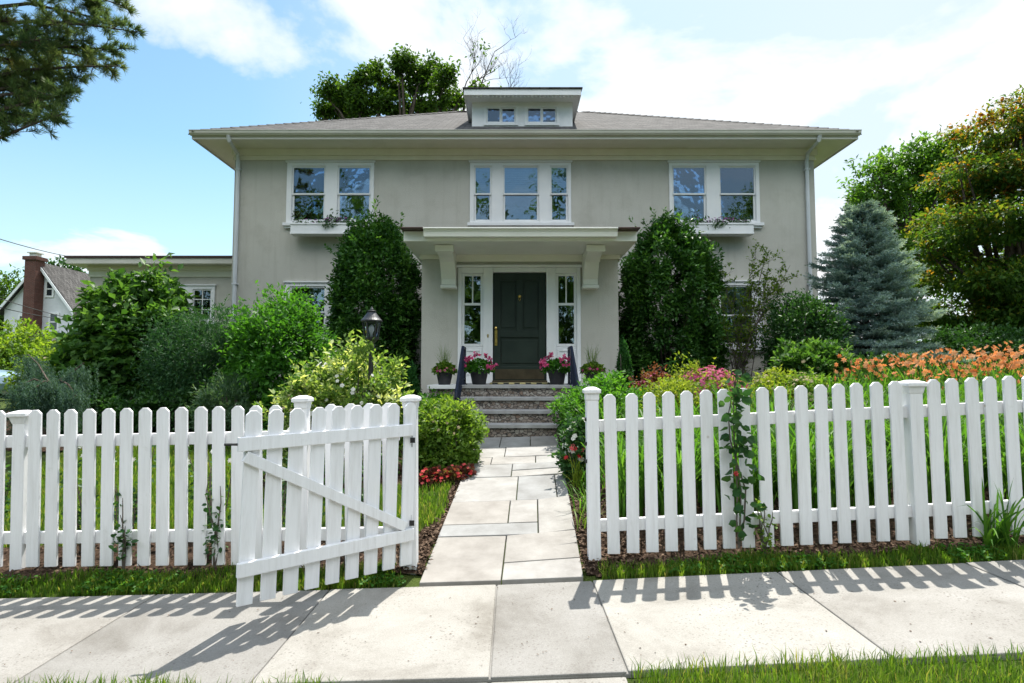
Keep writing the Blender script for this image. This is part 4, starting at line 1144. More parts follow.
pot(444.5, 9.02, .135, .215, 'dark pot of mixed spiky plants on the white cap beside the lamp post side rail', 'mix')
pot(479, 9.25, .155, .235, 'dark pot of pink geraniums by the door handle side of the entry', 'pink')
pot(557, 9.25, .155, .235, 'dark pot of pink geraniums by the door hinge side of the entry', 'pink')
pot(593, 9.02, .135, .215, 'dark pot of mixed spiky plants next to the small cone conifer', 'mix')

# lamp post
ly = 6.32; lx = at(371.5, 330, ly).x; lz = gz(lx, ly)
lamp = thing('lamp_post', (lx, ly, lz), 'dark metal lantern on a post rising out of a flowering shrub', 'lamp post')
lt = at(371, 307.5, ly).z; Hh = lt - lz; zg0, zg1 = at(371, 338.6, ly).z - lz, at(371, 322, ly).z - lz; zr0, zr1 = at(371, 321.5, ly).z - lz, at(371, 312, ly).z - lz
mb = MB(); mb.lathe([(.06, -.1), (.06, .05), (.036, .09), (.03, .2), (.028, zg0 - .12), (.045, zg0 - .10), (.03, zg0 - .06), (.05, zg0 - .03), (.075, zg0 - .012), (.08, zg0)], (lx, ly, lz), 16)
mb.build('post', M['lamp_metal'], lamp, bevel=.002)
lan = MB(); 
for k in range(6):
    t = k * math.pi / 3 + .2; lan.tube([(lx + .072 * math.cos(t), ly + .072 * math.sin(t), lz + zg0), (lx + .098 * math.cos(t), ly + .098 * math.sin(t), lz + zg1)], .006, 5)
lan.lathe([(.074, zg0 - .001), (.08, zg0 + .012), (.06, zg0 + .014)], (lx, ly, lz), 18)
lan = lan.build('lantern', M['lamp_metal'], lamp)
mb = MB(); mb.lathe([(.066, zg0 + .015), (.09, zg1 - .002)], (lx, ly, lz), 18)
mb.f = mb.f[:-2]; mb.t = mb.t[:-2]; mb.build('glass', M['lamp_glass'], lan)
mb = MB(); mb.lathe([(.117, zr0 - .004), (.119, zr0 + .01), (.095, zr0 + .035), (.06, zr1 - .025), (.04, zr1), (.05, zr1 + .006), (.05, zr1 + .014), (.02, zr1 + .02), (.016, zr1 + .035), (.022, Hh - .02), (.008, Hh), (.002, Hh + .012)], (lx, ly, lz), 24); mb.build('cap', M['lamp_metal'], lan, bevel=.002)
mb = MB(); mb.lathe([(.012, zg0 + .014), (.012, zg0 + .05), (.028, zg0 + .09), (.03, zg0 + .12), (.01, zg0 + .155)], (lx, ly, lz), 12); mb.build('bulb', M['white_siding'], lan, smooth=True)
# ------------------------------------------------------------------ planting beside the house, left of the path
shrub('dogwood', 78, 196, 275, 10.0, 1.0, 9000, (.13, .07), 'dogwood', 'large leafy dogwood with pale green leaves before the flat-roofed wing', 'shrub', clumps=150, cr=.13, up=-.15, a=.8, lump=.08, flowers=('white', 26, .08, .35))
shrub('yew_shrub', 156, 262, 303, 9.3, .85, 26000, (.055, .014), 'yew', 'feathery blue-green yew between the dogwood and the bright green bush', 'shrub', clumps=170, cr=.13, up=.25)
shrub('leafy_bush', 228, 334, 300, 9.0, .9, 16000, (.07, .034), 'bright', 'rounded bright green bush beneath the ground floor window by the wing', 'bush', clumps=130, cr=.14)
shrub('juniper', 203, 262, 376, 8.0, .5, 7000, (.06, .014), 'grey', 'low grey-green juniper at the feet of the yew and the bright bush', 'shrub', clumps=60, cr=.15, up=.4)
shrub('holly_shrub', 331, 421, 222, 11.4, .85, 50000, (.072, .036), 'holly', 'tall glossy holly standing between the lamp post and the entry', 'shrub', shape='column', clumps=260, cr=.085, lump=.32, up=.15)
shrub('cone_conifer', 397, 428, 360, 8.6, .26, 7000, (.035, .012), 'cone', 'small dwarf conifer half hidden beside the pot on the lamp post side', 'conifer', shape='cone', clumps=120, cr=.07, up=.5, stems=1)
shrub('flowering_shrub', 296, 404, 348, 6.45, .55, 9000, (.062, .030), 'varieg', 'cream-flecked flowering shrub growing up around the lamp post', 'shrub', clumps=120, cr=.13, lump=.3, flowers=('white', 110, .045, -.1))
shrub('flowering_shrub', 268, 330, 386, 6.2, .35, 2600, (.055, .026), 'varieg', 'low loose cream-flowered bush showing above the gate post', 'shrub', clumps=50, cr=.15, lump=.3, flowers=('cream', 60, .04, -.1))
shrub('azalea', 414, 480, 402, 6.6, .5, 6500, (.055, .024), 'azalea', 'yellow-green azalea spilling towards the path beside the gate hinge post', 'shrub', clumps=90, cr=.14, lump=.25, flowers=('cream', 30, .035, .1))
shrub('green_shrub', 412, 462, 395, 7.7, .4, 7000, (.05, .022), 'box', 'clipped green shrub against the steps behind the azalea', 'shrub', clumps=70, cr=.15)
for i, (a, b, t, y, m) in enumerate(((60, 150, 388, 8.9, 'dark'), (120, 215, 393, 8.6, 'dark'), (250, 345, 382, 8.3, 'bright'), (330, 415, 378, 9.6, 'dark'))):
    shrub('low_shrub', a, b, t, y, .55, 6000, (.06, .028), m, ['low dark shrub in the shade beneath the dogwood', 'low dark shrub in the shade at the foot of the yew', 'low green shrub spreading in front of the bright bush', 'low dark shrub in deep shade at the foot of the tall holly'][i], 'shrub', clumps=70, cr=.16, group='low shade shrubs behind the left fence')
shrub('border_shrub', -30, 66, 324, 21, 1.4, 6500, (.15, .07), 'yellow', 'sunlit yellow-green bush in front of the white gabled house', 'bush', clumps=90, cr=.14, lump=.3)
shrub('border_shrub', 30, 88, 348, 11.6, .6, 5000, (.08, .036), 'yellow', 'smaller yellow-green bush just behind the weeping blue cedar', 'bush', clumps=70, cr=.14, lump=.3, flowers=('cream', 40, .06, -.1))
shrub('border_shrub', -40, 22, 344, 19.5, .9, 3600, (.13, .06), 'azalea', 'loose green bush above the parked car by the left edge', 'bush', clumps=50, cr=.16, lump=.3)

# weeping blue cedar: arching limbs with curtains of hanging needle shoots
cy = 7.6; cx0 = at(48, 400, cy).x; cgz = gz(cx0, cy)
cedar = thing('weeping_cedar', (cx0, cy, cgz), 'weeping blue-grey cedar with hanging curtains of needles', 'conifer')
mb = MB(); Pn, Dn = [], []
tr = [Vector((cx0 + .1, cy, cgz - .05)), Vector((cx0 + .02, cy, cgz + .55)), at(50, 384, cy), at(66, 377, cy), at(84, 363, cy)]
mb.tube(tr, [.035, .03, .022, .014, .006], 6)
lim = [[at(50, 385, cy), at(34, 379, cy - .1), at(24, 384, cy - .2), at(18, 394, cy - .2)], tr[2:], [at(54, 384, cy), at(44, 381, cy - .3), at(30, 392, cy - .5)], [at(60, 380, cy), at(68, 384, cy - .35), at(76, 396, cy - .4)], [at(50, 384, cy), at(38, 364, cy + .5), at(28, 354, cy + .8)]]
for l in lim:
    mb.tube(l, [.014] + [.010] * (len(l) - 2) + [.005], 5)
    for i in range(230):
        k = random.uniform(0, len(l) - 1.001); a = l[int(k)].lerp(l[int(k) + 1], k % 1)
        p = a + Vector((random.gauss(0, .05), random.gauss(0, .10), random.uniform(-.04, .02))); ln = random.uniform(.12, .62) * (1.0 if p.z > cgz + .5 else .5)
        n = int(ln / .011)
        for q in range(n):
            s = q / n; Pn.append((p.x + .04 * math.sin(3 * s + i) * s, p.y + .03 * s, p.z - ln * s + .03 * math.sin(2 * s))); a_ = random.uniform(0, 6.28); Dn.append((math.cos(a_), math.sin(a_), -.9))
Pn = np.array(Pn); ok = Pn[:, 2] > cgz; Pn, Dn = Pn[ok], np.array(Dn)[ok]; n = len(Pn)
V, T = leaf_geo(Pn, Dn, rdir(n), rng.uniform(.03, .05, n), np.full(n, .009), .1, .1)
mesh_np('foliage', V, T, L['cedar'], cedar, tint=np.repeat(np.clip(.45 + rng.normal(0, .25, n), 0, 1), 2)); mb.build('trunk', M['bark'], cedar)

# red begonias under the azalea
for i, (px, py) in enumerate(((426, 466), (438, 464), (453, 461), (464, 457))):
    y = 5.75 + (470 - py) * .03; p = at(px, py, y); z = gz(p.x, y)
    r = thing('begonia', (p.x, y, z), 'small red begonia with bronze leaves at the foot of the yellow-green azalea', 'flower', 'red begonias below the azalea')
    n = 130; d = rdir(n); d[:, 2] = abs(d[:, 2]); P = np.array([p.x, y, z]) + d * np.array([.11, .11, .13]) * rng.uniform(.4, 1, (n, 1))
    V, T, C = leaf_cloud(P, d, .05, .042, .7, .5, .2, rnd=True); mesh_np('foliage', V, T, L['burg'], r, tint=C)
    fl = [flower(np.array([p.x, y, z]) + (lambda q: q * np.array([.12, .12, .15]))(np.abs(rdir(1)[0]) * np.array([random.choice((-1, 1)), -1, 1])), (0, -.5, .8), .042, 4, .9) for _ in range(11)]
    add_blooms(r, fl, 'red')

# rose bushes behind the left fence
def cane_plant(name, X, Y, h, n, lab, cat, leafmat_, nl, lsz, group=None, fl=None, spread=.12, toward=(0, 0)):
    z = gz(X, Y); r = thing(name, (X, Y, z), lab, cat, group); mb = MB(); P = []
    for i in range(n):
        a = random.uniform(0, 6.28); pts = [Vector((X, Y, z - .02))]; d = Vector((math.cos(a) * spread + toward[0], math.sin(a) * spread + toward[1], 1))
        hh = h * random.uniform(.55, 1)
        for k in range(1, 6): pts.append(Vector((X, Y, z)) + Vector((d.x * hh * (k / 5) ** 1.4 + random.gauss(0, .012), d.y * hh * (k / 5) ** 1.4 + random.gauss(0, .012), hh * k / 5)))
        mb.tube(pts, [.007, .006, .005, .0045, .004, .002], 5)
        for q in range(nl):
            k = random.uniform(.6, 4.99); a_ = pts[int(k)].lerp(pts[int(k) + 1], k % 1)
            for _ in range(5): P.append((a_.x + random.gauss(0, lsz), a_.y + random.gauss(0, lsz), a_.z + random.gauss(0, lsz * .7)))
    mb.build('cane', M['twig'], r); P = np.array(P)
    V, T, C = leaf_cloud(P, rdir(len(P)) * np.array([1, 1, .4]), lsz * 1.25, lsz * .8, 1, .3, -.1, rnd=True); mesh_np('foliage', V, T, L[leafmat_], r, tint=C)
    if fl:
        f = []
        for c in fl[1]:
            for q in range(3): f.append(flower(np.array(c) + rng.normal(0, .004, 3), (random.gauss(0, .3), -.8, .6), fl[2] * (1 - .25 * q), 6, .85 - .25 * q))
        add_blooms(r, f, fl[0])
    return r
rose_l = [(-2.83, 4.28, .95), (-2.2, 4.32, .8), (-3.25, 4.4, .85), (-1.75, 4.35, .9), (-1.15, 4.4, .7), (-3.9, 4.35, .8), (-2.5, 4.75, .7), (-1.45, 4.7, .85)]
for i, (x, y, h) in enumerate(rose_l):
    p = at(152, 437, 4.3); q = at(470 / 2.846, 0, 4.3)
    fl = ('white', [(x + random.gauss(0, .12), y - .05, gz(x, y) + h * random.uniform(.7, 1)) for _ in range(5)], .045)
    cane_plant('rose_bush', x, y, h, 5, 'thin leafy rose bush growing close behind the left picket fence', 'rose', 'rose', 9, .035, 'rose bushes behind the left fence', fl, .22)

# ------------------------------------------------------------------ right of the path
shrub('rhododendron', 620, 716, 225, 11.2, .85, 50000, (.08, .034), 'holly', 'massive dark green rhododendron filling the corner right of the entry', 'shrub', shape='column', clumps=260, cr=.085, lump=.32, up=.1)
shrub('cone_conifer', 607, 640, 333, 9.2, .28, 10000, (.035, .012), 'cone', 'neat cone-shaped dwarf conifer in front of the dark rhododendron', 'conifer', shape='cone', clumps=160, cr=.06, up=.5, stems=1)
shrub('green_shrub', 562, 644, 379, 7.3, .6, 12000, (.055, .022), 'box', 'feathery fresh green shrub spreading at the foot of the cone conifer', 'shrub', clumps=100, cr=.14)
shrub('white_rose', 561, 598, 416, 5.9, .25, 1700, (.045, .026), 'rose', 'little shrub with white blooms beside the right gate post', 'shrub', clumps=36, cr=.18, flowers=('white', 26, .06, -.2))
shrub('spirea', 636, 702, 380, 6.9, .5, 8000, (.042, .018), 'spirea', 'rounded yellow-green spirea between the fresh green shrub and pink one', 'shrub', clumps=100, cr=.13)
shrub('pink_spirea', 668, 750, 366, 7.6, .5, 6500, (.045, .02), 'spirea', 'spirea bush covered with dusty pink flower heads', 'shrub', clumps=90, cr=.14, lump=.3, flowers=('rosepink', 700, .05, .0))
shrub('burgundy_shrub', 630, 682, 370, 8.6, .4, 3600, (.045, .024), 'burg', 'dark burgundy-leaved shrub in the shade below the rhododendron', 'shrub', clumps=60, cr=.15, flowers=('rosepink', 46, .04, .1))
shrub('spirea', 746, 796, 373, 6.9, .45, 7000, (.042, .018), 'spirea', 'yellow-green spirea right behind the climbing rose', 'shrub', clumps=80, cr=.14, flowers=('cream', 90, .04, .1))
shrub('spirea', 775, 832, 372, 6.8, .45, 6000, (.042, .018), 'azalea', 'spirea with tan faded flower heads beside the orange daylilies', 'shrub', clumps=80, cr=.14, flowers=('cream', 200, .045, 0))
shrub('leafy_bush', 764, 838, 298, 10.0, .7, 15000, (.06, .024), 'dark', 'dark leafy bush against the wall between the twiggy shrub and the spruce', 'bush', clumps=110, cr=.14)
shrub('leafy_bush', 776, 854, 343, 8.6, .6, 9000, (.08, .036), 'dogwood', 'mid green bush with pale tips in front of the dark wall bush', 'bush', clumps=80, cr=.14, flowers=('cream', 14, .06, .2))
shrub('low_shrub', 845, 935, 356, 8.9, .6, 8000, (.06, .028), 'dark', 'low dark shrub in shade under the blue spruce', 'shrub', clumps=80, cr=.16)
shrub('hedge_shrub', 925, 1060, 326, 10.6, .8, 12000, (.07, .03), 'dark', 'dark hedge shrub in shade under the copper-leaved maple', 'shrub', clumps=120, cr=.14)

# thin twiggy shrub in front of the ground floor window
ty = 11.0; tx = at(738, 385, ty).x; tz = gz(tx, ty)
r = thing('twiggy_shrub', (tx, ty, tz), 'open twiggy shrub with sparse small leaves in front of the ground floor window', 'shrub')
mb = MB(); P = []
for i in range(18):
    px = random.uniform(704, 796); py = random.uniform(250, 300) + max(0, abs(px - 745) - 25) * .5
    e = at(px, py, ty + random.uniform(-.4, .3)); s0 = Vector((tx + random.gauss(0, .12), ty + random.gauss(0, .1), tz - .05)); pts = []
    for k in range(7):
        u = k / 6; q = s0.lerp(e, u); pts.append(Vector((s0.x + (e.x - s0.x) * u ** 1.6 + random.gauss(0, .03), s0.y + (e.y - s0.y) * u, q.z)))
    mb.tube(pts, [.012, .010, .009, .008, .006, .005, .003], 5)
    for k in range(2, 7):
        for _ in range(6):
            a = pts[k].lerp(pts[k - 1], random.random()); d = Vector((random.gauss(0, 1), random.gauss(0, .7), random.uniform(.1, 1.2))).normalized(); b = a + d * random.uniform(.1, .34)
            mb.tube([a, b], [.004, .0015], 4, False)
            for _ in range(int(random.uniform(1, 7) * max(0, k - 1.5) * .62)): P.append(a.lerp(b, random.uniform(.2, 1.1)) + Vector((random.gauss(0, .02), random.gauss(0, .02), random.gauss(0, .02))))
P = np.array([tuple(p) for p in P]); V, T, C = leaf_cloud(P, rdir(len(P)), .065, .034, .6, .6, .3); mesh_np('foliage', V, T, L['twiggy'], r, tint=C); mb.build('stem', M['twig'], r)

# blue spruce: whorls of flat branches dressed in short shoots
sy = 10.9; sx = at(868, 380, sy).x; sz = gz(sx, sy); stop = at(862, 203, sy).z
r = thing('blue_spruce', (sx, sy, sz), 'blue spruce with tiered silvery branches standing at the corner of the house', 'conifer')
mb = MB(); mb.tube([(sx, sy, sz - .1), (sx, sy, sz + (stop - sz) * .5), (sx, sy, stop)], [.09, .055, .012], 8); mb.build('trunk', M['bark'], r)
Pn, Dn, Tn = [], [], []; bm_ = MB(); H_ = stop - sz
for lv in range(24):
    u = (lv + .3) / 24; z = sz + H_ * (.03 + .95 * u); Rr = (1.40 * (1 - u) ** .70 + .07) * random.uniform(.86, 1.08); nb = int(8 + 9 * (1 - u))
    for b in range(nb):
        a = 6.283 * (b + random.random()) / nb; ln = Rr * random.uniform(.78, 1.12); ca, sa = math.cos(a), math.sin(a); tb = random.gauss(0, .16)
        rise = random.uniform(.0, .14) + .25 * u
        def bp(s): return Vector((sx + ca * ln * s, sy + sa * ln * s, z + ln * (rise * s - .28 * s * s * (1 - u) + .12 * s ** 4)))
        bm_.tube([bp(0), bp(.5), bp(1)], [.016, .01, .003], 4, False)
        ns = int(9 + 12 * ln)
        for k in range(ns):
            s = .22 + .8 * (k / ns); p = bp(min(1, s)); w_ = (.34 * ln * (1.05 - s) + .08)
            for sd_ in (-1, 1, 0):
                off = sd_ * w_ * random.uniform(.5, 1)
                e = p + Vector((-sa * off + ca * abs(off) * .7 + ca * .07, ca * off + sa * abs(off) * .7 + sa * .07, random.uniform(-.03, .05) + .02))
                m_ = int(7 + (e - p).length * 50)
                for q in range(m_):
                    t = random.random(); Pn.append(tuple(p.lerp(e, t))); dv = (e - p).normalized() * .8 + Vector((random.gauss(0, .5), random.gauss(0, .5), random.gauss(.15, .5))); Dn.append(tuple(dv)); Tn.append(.30 + tb + .30 * s + random.gauss(0, .12))
bm_.build('branch', M['twig'], r)
Pn, Dn = np.array(Pn), np.array(Dn); n = len(Pn)
V, T = leaf_geo(Pn, Dn, rdir(n), rng.uniform(.04, .065, n), np.full(n, .014), .1, .1); mesh_np('foliage', V, T, L['spruce'], r, tint=np.repeat(np.clip(Tn, 0, 1), 2))

# ------------------------------------------------------------------ trees
def leafy_tree(name, base, h, r0, seed, mat, leaf, per, clump, label, first=.3, levels=4, spread=.75, kids=(3, 4), crown=None, keep=1.0, cat='tree', bare=0, **kw):
    root = thing(name, base, label, cat)
    mb, tips = tree_wood((base[0], base[1], base[2] - .2), h, r0, levels, first, spread, kids, seed, **kw)
    if crown is not None:       # fit the limbs to the room the crown has
        c, rr = np.array(crown[0]), np.array(crown[1])
    mb.build('trunk', M['bark'], root, smooth=True)
    P, t, o = [], [], []
    rs = np.random.default_rng(seed)
    for p, d, lev in tips:
        p = np.array(p)
        if rs.uniform() > keep: continue
        if bare and p[0] > bare and rs.uniform() < .75: continue
        k = int(per * rs.uniform(.5, 1.4)); q = rs.normal(size=(k, 3)) * clump * rs.uniform(.6, 1.2) * np.array([1, 1, .7])
        P.append(p + q); t.append(np.full(k, rs.normal(.45, .17)) + rs.normal(0, .16, k)); o.append(unit(q + np.array([0, 0, .02])))
    P = np.concatenate(P); t = np.concatenate(t); o = np.concatenate(o)
    V, T, C = leaf_cloud(P, o, leaf[0], leaf[1], .5, .8, -.1, t); mesh_np('crown', V, T, L[mat], root, tint=C)
    return root, len(P)

def blob_tree(name, base, r0, lobes, per_m2, mat, leaf, label, seed, tips_per=3, cat='tree', a=.6, up=-.1, inner=.35, group=None, clump=.13, cl_n=70, tshift=None):
    """a tree whose crown is several leafy masses carried on limbs that reach into them"""
    root = thing(name, base, label, cat, group); rd = random.Random(seed); mb = MB()
    b = Vector(base); lowest = min(c[2] - r[2] for c, r in lobes); top = max(c[2] for c, r in lobes); cxm = sum(c[0] for c, r in lobes) / len(lobes)
    fork = Vector((b.x + (cxm - b.x) * .2, b.y, max(b.z + .8, b.z + (lowest - b.z) * .8)))
    mb.tube([b - Vector((0, 0, .2)), b.lerp(fork, .5) + Vector((rd.gauss(0, .05), 0, 0)), fork], [r0 * 1.25, r0, r0 * .85], 10)
    parts = []
    for c, r in lobes:
        c = Vector(c)
        for k in range(tips_per):
            e = c + Vector((rd.uniform(-.6, .6) * r[0], rd.uniform(-.6, .6) * r[1], rd.uniform(-.3, .7) * r[2])); m = fork.lerp(e, .5) + Vector((rd.gauss(0, .1), rd.gauss(0, .1), (e - fork).length * .1)); w0 = r0 * .45
            mb.tube([fork, fork.lerp(m, .55) + Vector((rd.gauss(0, .05), 0, .05)), m, e], [w0, w0 * .75, w0 * .5, w0 * .15], 6)
            for q in range(5):
                s = m.lerp(e, rd.random()); e2 = s + Vector((rd.gauss(0, .35) * r[0], rd.gauss(0, .35) * r[1], rd.gauss(.1, .35) * r[2])); mb.tube([s, s.lerp(e2, .5) + Vector((0, 0, .08)), e2], [w0 * .22, w0 * .14, w0 * .04], 4, False)
        area = 4 * 3.14 * ((r[0] * r[1] + r[1] * r[2] + r[0] * r[2]) / 3)
        n = int(area * per_m2); P, out, t = blob(c, r, n, cl_n, clump, inner, 'round', .3)
        if tshift: t = t + tshift(P)
        parts.append(leaf_cloud(P, out, leaf[0], leaf[1], a, .8, up, t))
    mb.build('trunk', M['bark'], root, smooth=True)
    V, T, C = join(parts); V, T, C = clip_ground(V, T, C, .15); mesh_np('crown', V, T, L[mat], root, tint=C)
    return root

def lobe(px, py, Y, rx, ry, rz): 
    p = at(px, py, Y); s = Y / F
    return ((p.x, Y, p.z), (rx * s, ry * s, rz * s))

# oak behind the roof, thin at the top
oy = 25.0; ob_ = at(405, 200, oy)
oroot = thing('oak_tree', (ob_.x, oy, .8), 'oak rising behind the roof ridge with bare dead twigs at its top', 'tree')
mb, tips = MB(), []
fork = Vector((ob_.x, oy, 8.2)); mb.tube([(ob_.x - .2, oy, .5), (ob_.x, oy, 4.5), fork], [.42, .34, .27], 10)
P, t, o = [], [], []
def twig(p, d, ln, rad, lev, rdx, leafy):
    pts = [p]; q = p
    for i in range(4):
        d = (d + Vector((rdx.gauss(0, .2), rdx.gauss(0, .2), rdx.gauss(.05, .16)))).normalized(); q = q + d * ln / 4; pts.append(q)
    mb.tube(pts, [rad, rad * .8, rad * .62, rad * .46, rad * .3], 5, False)
    if lev < 3:
        for k in range(4 if lev else 5):
            s = pts[rdx.choice((1, 2, 3, 4))]; a = rdx.uniform(0, 6.28)
            twig(s, (d * .7 + Vector((math.cos(a), math.sin(a) * .6, rdx.uniform(.0, .7))) * .75).normalized(), ln * .62, rad * .42, lev + 1, rdx, leafy)
    if lev >= 1 and leafy > 0:
        for s in pts[2:]:
            if rdx.random() < leafy * .40:
                k = rdx.randint(5, 17); q_ = rng.normal(size=(k, 3)) * rdx.uniform(.08, .18) * np.array([1, 1, .75]); P.append(np.array(s) + q_); t.append(np.full(k, rdx.gauss(.42, .16)) + rng.normal(0, .15, k)); o.append(unit(q_))
rdx = random.Random(5)
for (px, py, leafy) in ((318, 102, .6), (326, 88, .6), (352, 80, .65), (376, 66, .6), (402, 50, .5), (420, 58, .6), (446, 78, .5), (332, 100, .62), (340, 92, .7), (352, 105, .8), (372, 92, .8), (385, 78, .62), (398, 62, .55), (408, 100, .7), (425, 72, .5), (437, 66, .5), (446, 96, .55), (395, 108, .8), (470, 76, .0), (478, 92, .22), (492, 66, .05), (500, 92, .25), (516, 84, .0), (456, 106, .4), (355, 118, .8), (430, 112, .6), (478, 62, .0), (335, 112, .8), (412, 84, .5)):
    e = at(px, py, oy + rdx.uniform(-1.2, 1.2)); m = fork.lerp(e, .55) + Vector((rdx.gauss(0, .25), 0, -.2)); st = fork.lerp(e, .82)
    mb.tube([fork, fork.lerp(m, .6), m, st], [.13, .10, .08, .05], 6, False)
    twig(st, (e - fork).normalized(), .82 if leafy > .1 else 1.9, .042, 0 if leafy > .1 else 0, rdx, leafy)
mb.build('trunk', M['bark'], oroot, smooth=True)
P = np.concatenate(P); V, T, C = leaf_cloud(P, np.concatenate(o), .18, .10, .5, .8, -.1, np.concatenate(t)); mesh_np('crown', V, T, L['oak'], oroot, tint=C)

# copper-leaved maple on the right: horizontal layers of leaves
my = 12.6
ml = []
rdm = random.Random(9)
for px, py, rx, rz in ((1015, 128, 48, 30), (975, 175, 42, 28), (1050, 170, 60, 40), (955, 225, 40, 30), (1005, 222, 52, 34), (1065, 240, 60, 44), (965, 275, 46, 30), (1015, 280, 50, 36), (950, 315, 40, 24), (995, 330, 54, 30), (1050, 310, 60, 44), (1040, 105, 40, 24), (938, 250, 26, 22), (985, 205, 30, 20), (1000, 150, 30, 18)):
    ml.append(lobe(px, py, my + rdm.uniform(-1.0, 1.0), rx * 1.0, rx * .9, rz * .62))
mbase = (at(1012, 380, my).x, my, gz(8, my))
blob_tree('maple_tree', mbase, .17, ml, 560, 'maple', (.10, .055), 'copper and green leaved maple towering right of the blue spruce', 4, cl_n=70, clump=.17, up=-.25,
          tshift=lambda P: .30 * np.clip((P[:, 2] - 4.0) / 3.5, -.8, .8) - .33)
gl = []
for px, py, rx, rz in ((880, 185, 28, 26), (905, 170, 34, 24), (935, 165, 40, 26), (870, 215, 24, 26), (905, 215, 40, 30), (945, 205, 40, 36), (925, 265, 44, 40), (885, 250, 34, 30), (860, 200, 12, 18)):
    gl.append(lobe(px, py, 19 + rdm.uniform(-1, 1), rx, rx * .9, rz))
blob_tree('green_tree', (at(905, 360, 19).x, 19, .9), .2, gl, 170, 'green_tree', (.17, .075), 'light green open-crowned tree behind the blue spruce and maple', 6, cl_n=60, clump=.16, inner=.2)
fl_ = [lobe(4, 296, 56, 22, 20, 20), lobe(-25, 300, 56, 30, 30, 30), lobe(10, 318, 56, 22, 20, 18)]
blob_tree('green_tree', (at(0, 360, 56).x, 56, .5), .25, fl_, 26, 'oak', (.42, .2), 'green tree beside the white gabled house at the left edge', 8, cl_n=60)
fl_ = [lobe(62, 268, 52, 12, 12, 8), lobe(74, 276, 52, 12, 10, 8), lobe(52, 272, 52, 9, 9, 7)]
blob_tree('dark_tree', (at(62, 360, 52).x, 52, .5), .3, fl_, 28, 'dark', (.42, .2), 'dark tree top showing behind the brick chimney', 8, cl_n=40)
# far wood closing the horizon
tl = []
for i in range(64):
    x = -150 + 300 * i / 63; y = 95 + 14 * math.sin(i * 1.7); q = ((x, y, 3 + 1.2 * math.sin(i * 2.3)), (4.5, 3.5, 4.5)); P_, o_, t_ = blob(q[0], q[1], 420, 40, .14, .4, 'round', .3); tl.append(leaf_cloud(P_, o_, 1.0, .6, .6, .8, 0, t_))
V, T, C = join(tl); tag(mesh_np('far_woods', V, T, L['oak'], tint=C), 'distant green woods closing the horizon behind the houses', 'woods', kind='stuff')

# the trees over the road, seen only as dark shapes in the window glass
tl = []
for i in range(34):
    x = -46 + 92 * i / 33; y = -24 + 2.5 * math.sin(i * 2.7); hh = 14.6 + 3.2 * math.sin(i * 1.35) + 1.3 * math.sin(i * 3.1)
    for q in range(3):
        P_, o_, t_ = blob((x + random.gauss(0, 1), y, hh * (.22 + .3 * q)), (3.0, 2.4, hh * .24), 420, 40, .15, .5, 'round', .3); tl.append(leaf_cloud(P_, o_, .75, .45, .6, .8, 0, t_))
V, T, C = join(tl); tag(mesh_np('far_woods', V, T, L['oak'], tint=C), 'mass of trees over the road mirrored in the windows', 'woods', kind='stuff')

# pine: only the ends of its boughs hang into the picture
py_ = 9.0; pbx = -9.6
r = thing('pine_tree', (pbx, py_, gz(pbx, py_)), 'long-needled pine whose boughs hang into the upper left corner', 'tree')
mb = MB(); mb.tube([(pbx, py_, gz(pbx, py_) - .2), (pbx + .1, py_, 4), (pbx, py_, 8), (pbx, py_, 12)], [.26, .22, .16, .05], 10)
Pn, Dn, Tn = [], [], []
rp = random.Random(12)
ends = [(137, 32), (128, 8), (118, 50), (117, 66), (100, 60), (110, 22), (82, 92), (78, 108), (62, 130), (48, 126), (30, 132), (12, 141), (20, 118), (50, 100), (60, 74), (88, 40), (70, 20), (40, 40), (25, 70), (10, 95), (-20, 120), (-30, 60), (-20, 20), (90, -10), (40, -10), (-60, 90), (-50, 0), (125, -20), (8, 22), (55, 55), (36, 90), (66, 112), (100, 5), (-5, 45)]
for px, py in ends:
    py -= 16 * (py > 80); e = at(px, py, py_ + rp.uniform(-1.1, 1.1)); zz = max(4.6, e.z - .2 + rp.uniform(-.2, .5)); s = Vector((pbx, py_, zz))
    m = s.lerp(e, .55) + Vector((0, 0, rp.uniform(-.05, .3))); pts = [s, s.lerp(m, .6), m, m.lerp(e, .6) + Vector((0, 0, .02)), e]
    mb.tube(pts, [.045, .036, .026, .016, .007], 5, False); tb = rp.gauss(.45, .15)
    for k in range(34):
        u = rp.uniform(.42, 1.0) ** .7 * 4; u = min(3.999, u); a = pts[int(u)].lerp(pts[int(u) + 1], u % 1)
        f_ = a + Vector((rp.gauss(0, .22), rp.gauss(0, .22), rp.gauss(.02, .16))) * (1.25 - u / 5); d = (f_ - a).normalized() * .6 + (e - s).normalized() * .4 + Vector((0, 0, .25))
        mb.tube([a, f_], [.006, .003], 4, False)
        nb = rp.randint(40, 80); brown = rp.random() < .02
        for q in range(nb):
            pp = a.lerp(f_, rp.uniform(.45, 1.02)); Pn.append(tuple(pp)); dv = d + Vector((rp.gauss(0, .55), rp.gauss(0, .55), rp.gauss(0, .55))); Dn.append(tuple(dv)); Tn.append(.98 if brown else min(.8, tb + rp.gauss(0, .14)))
mb.build('trunk', M['bark'], r)
Pn, Dn = np.array(Pn), np.array(Dn); n = len(Pn)
V, T = leaf_geo(Pn, Dn, rdir(n), rng.uniform(.07, .14, n), np.full(n, .008), .1, .1); mesh_np('crown', V, T, L['pine'], r, tint=np.repeat(np.clip(Tn, 0, 1), 2))

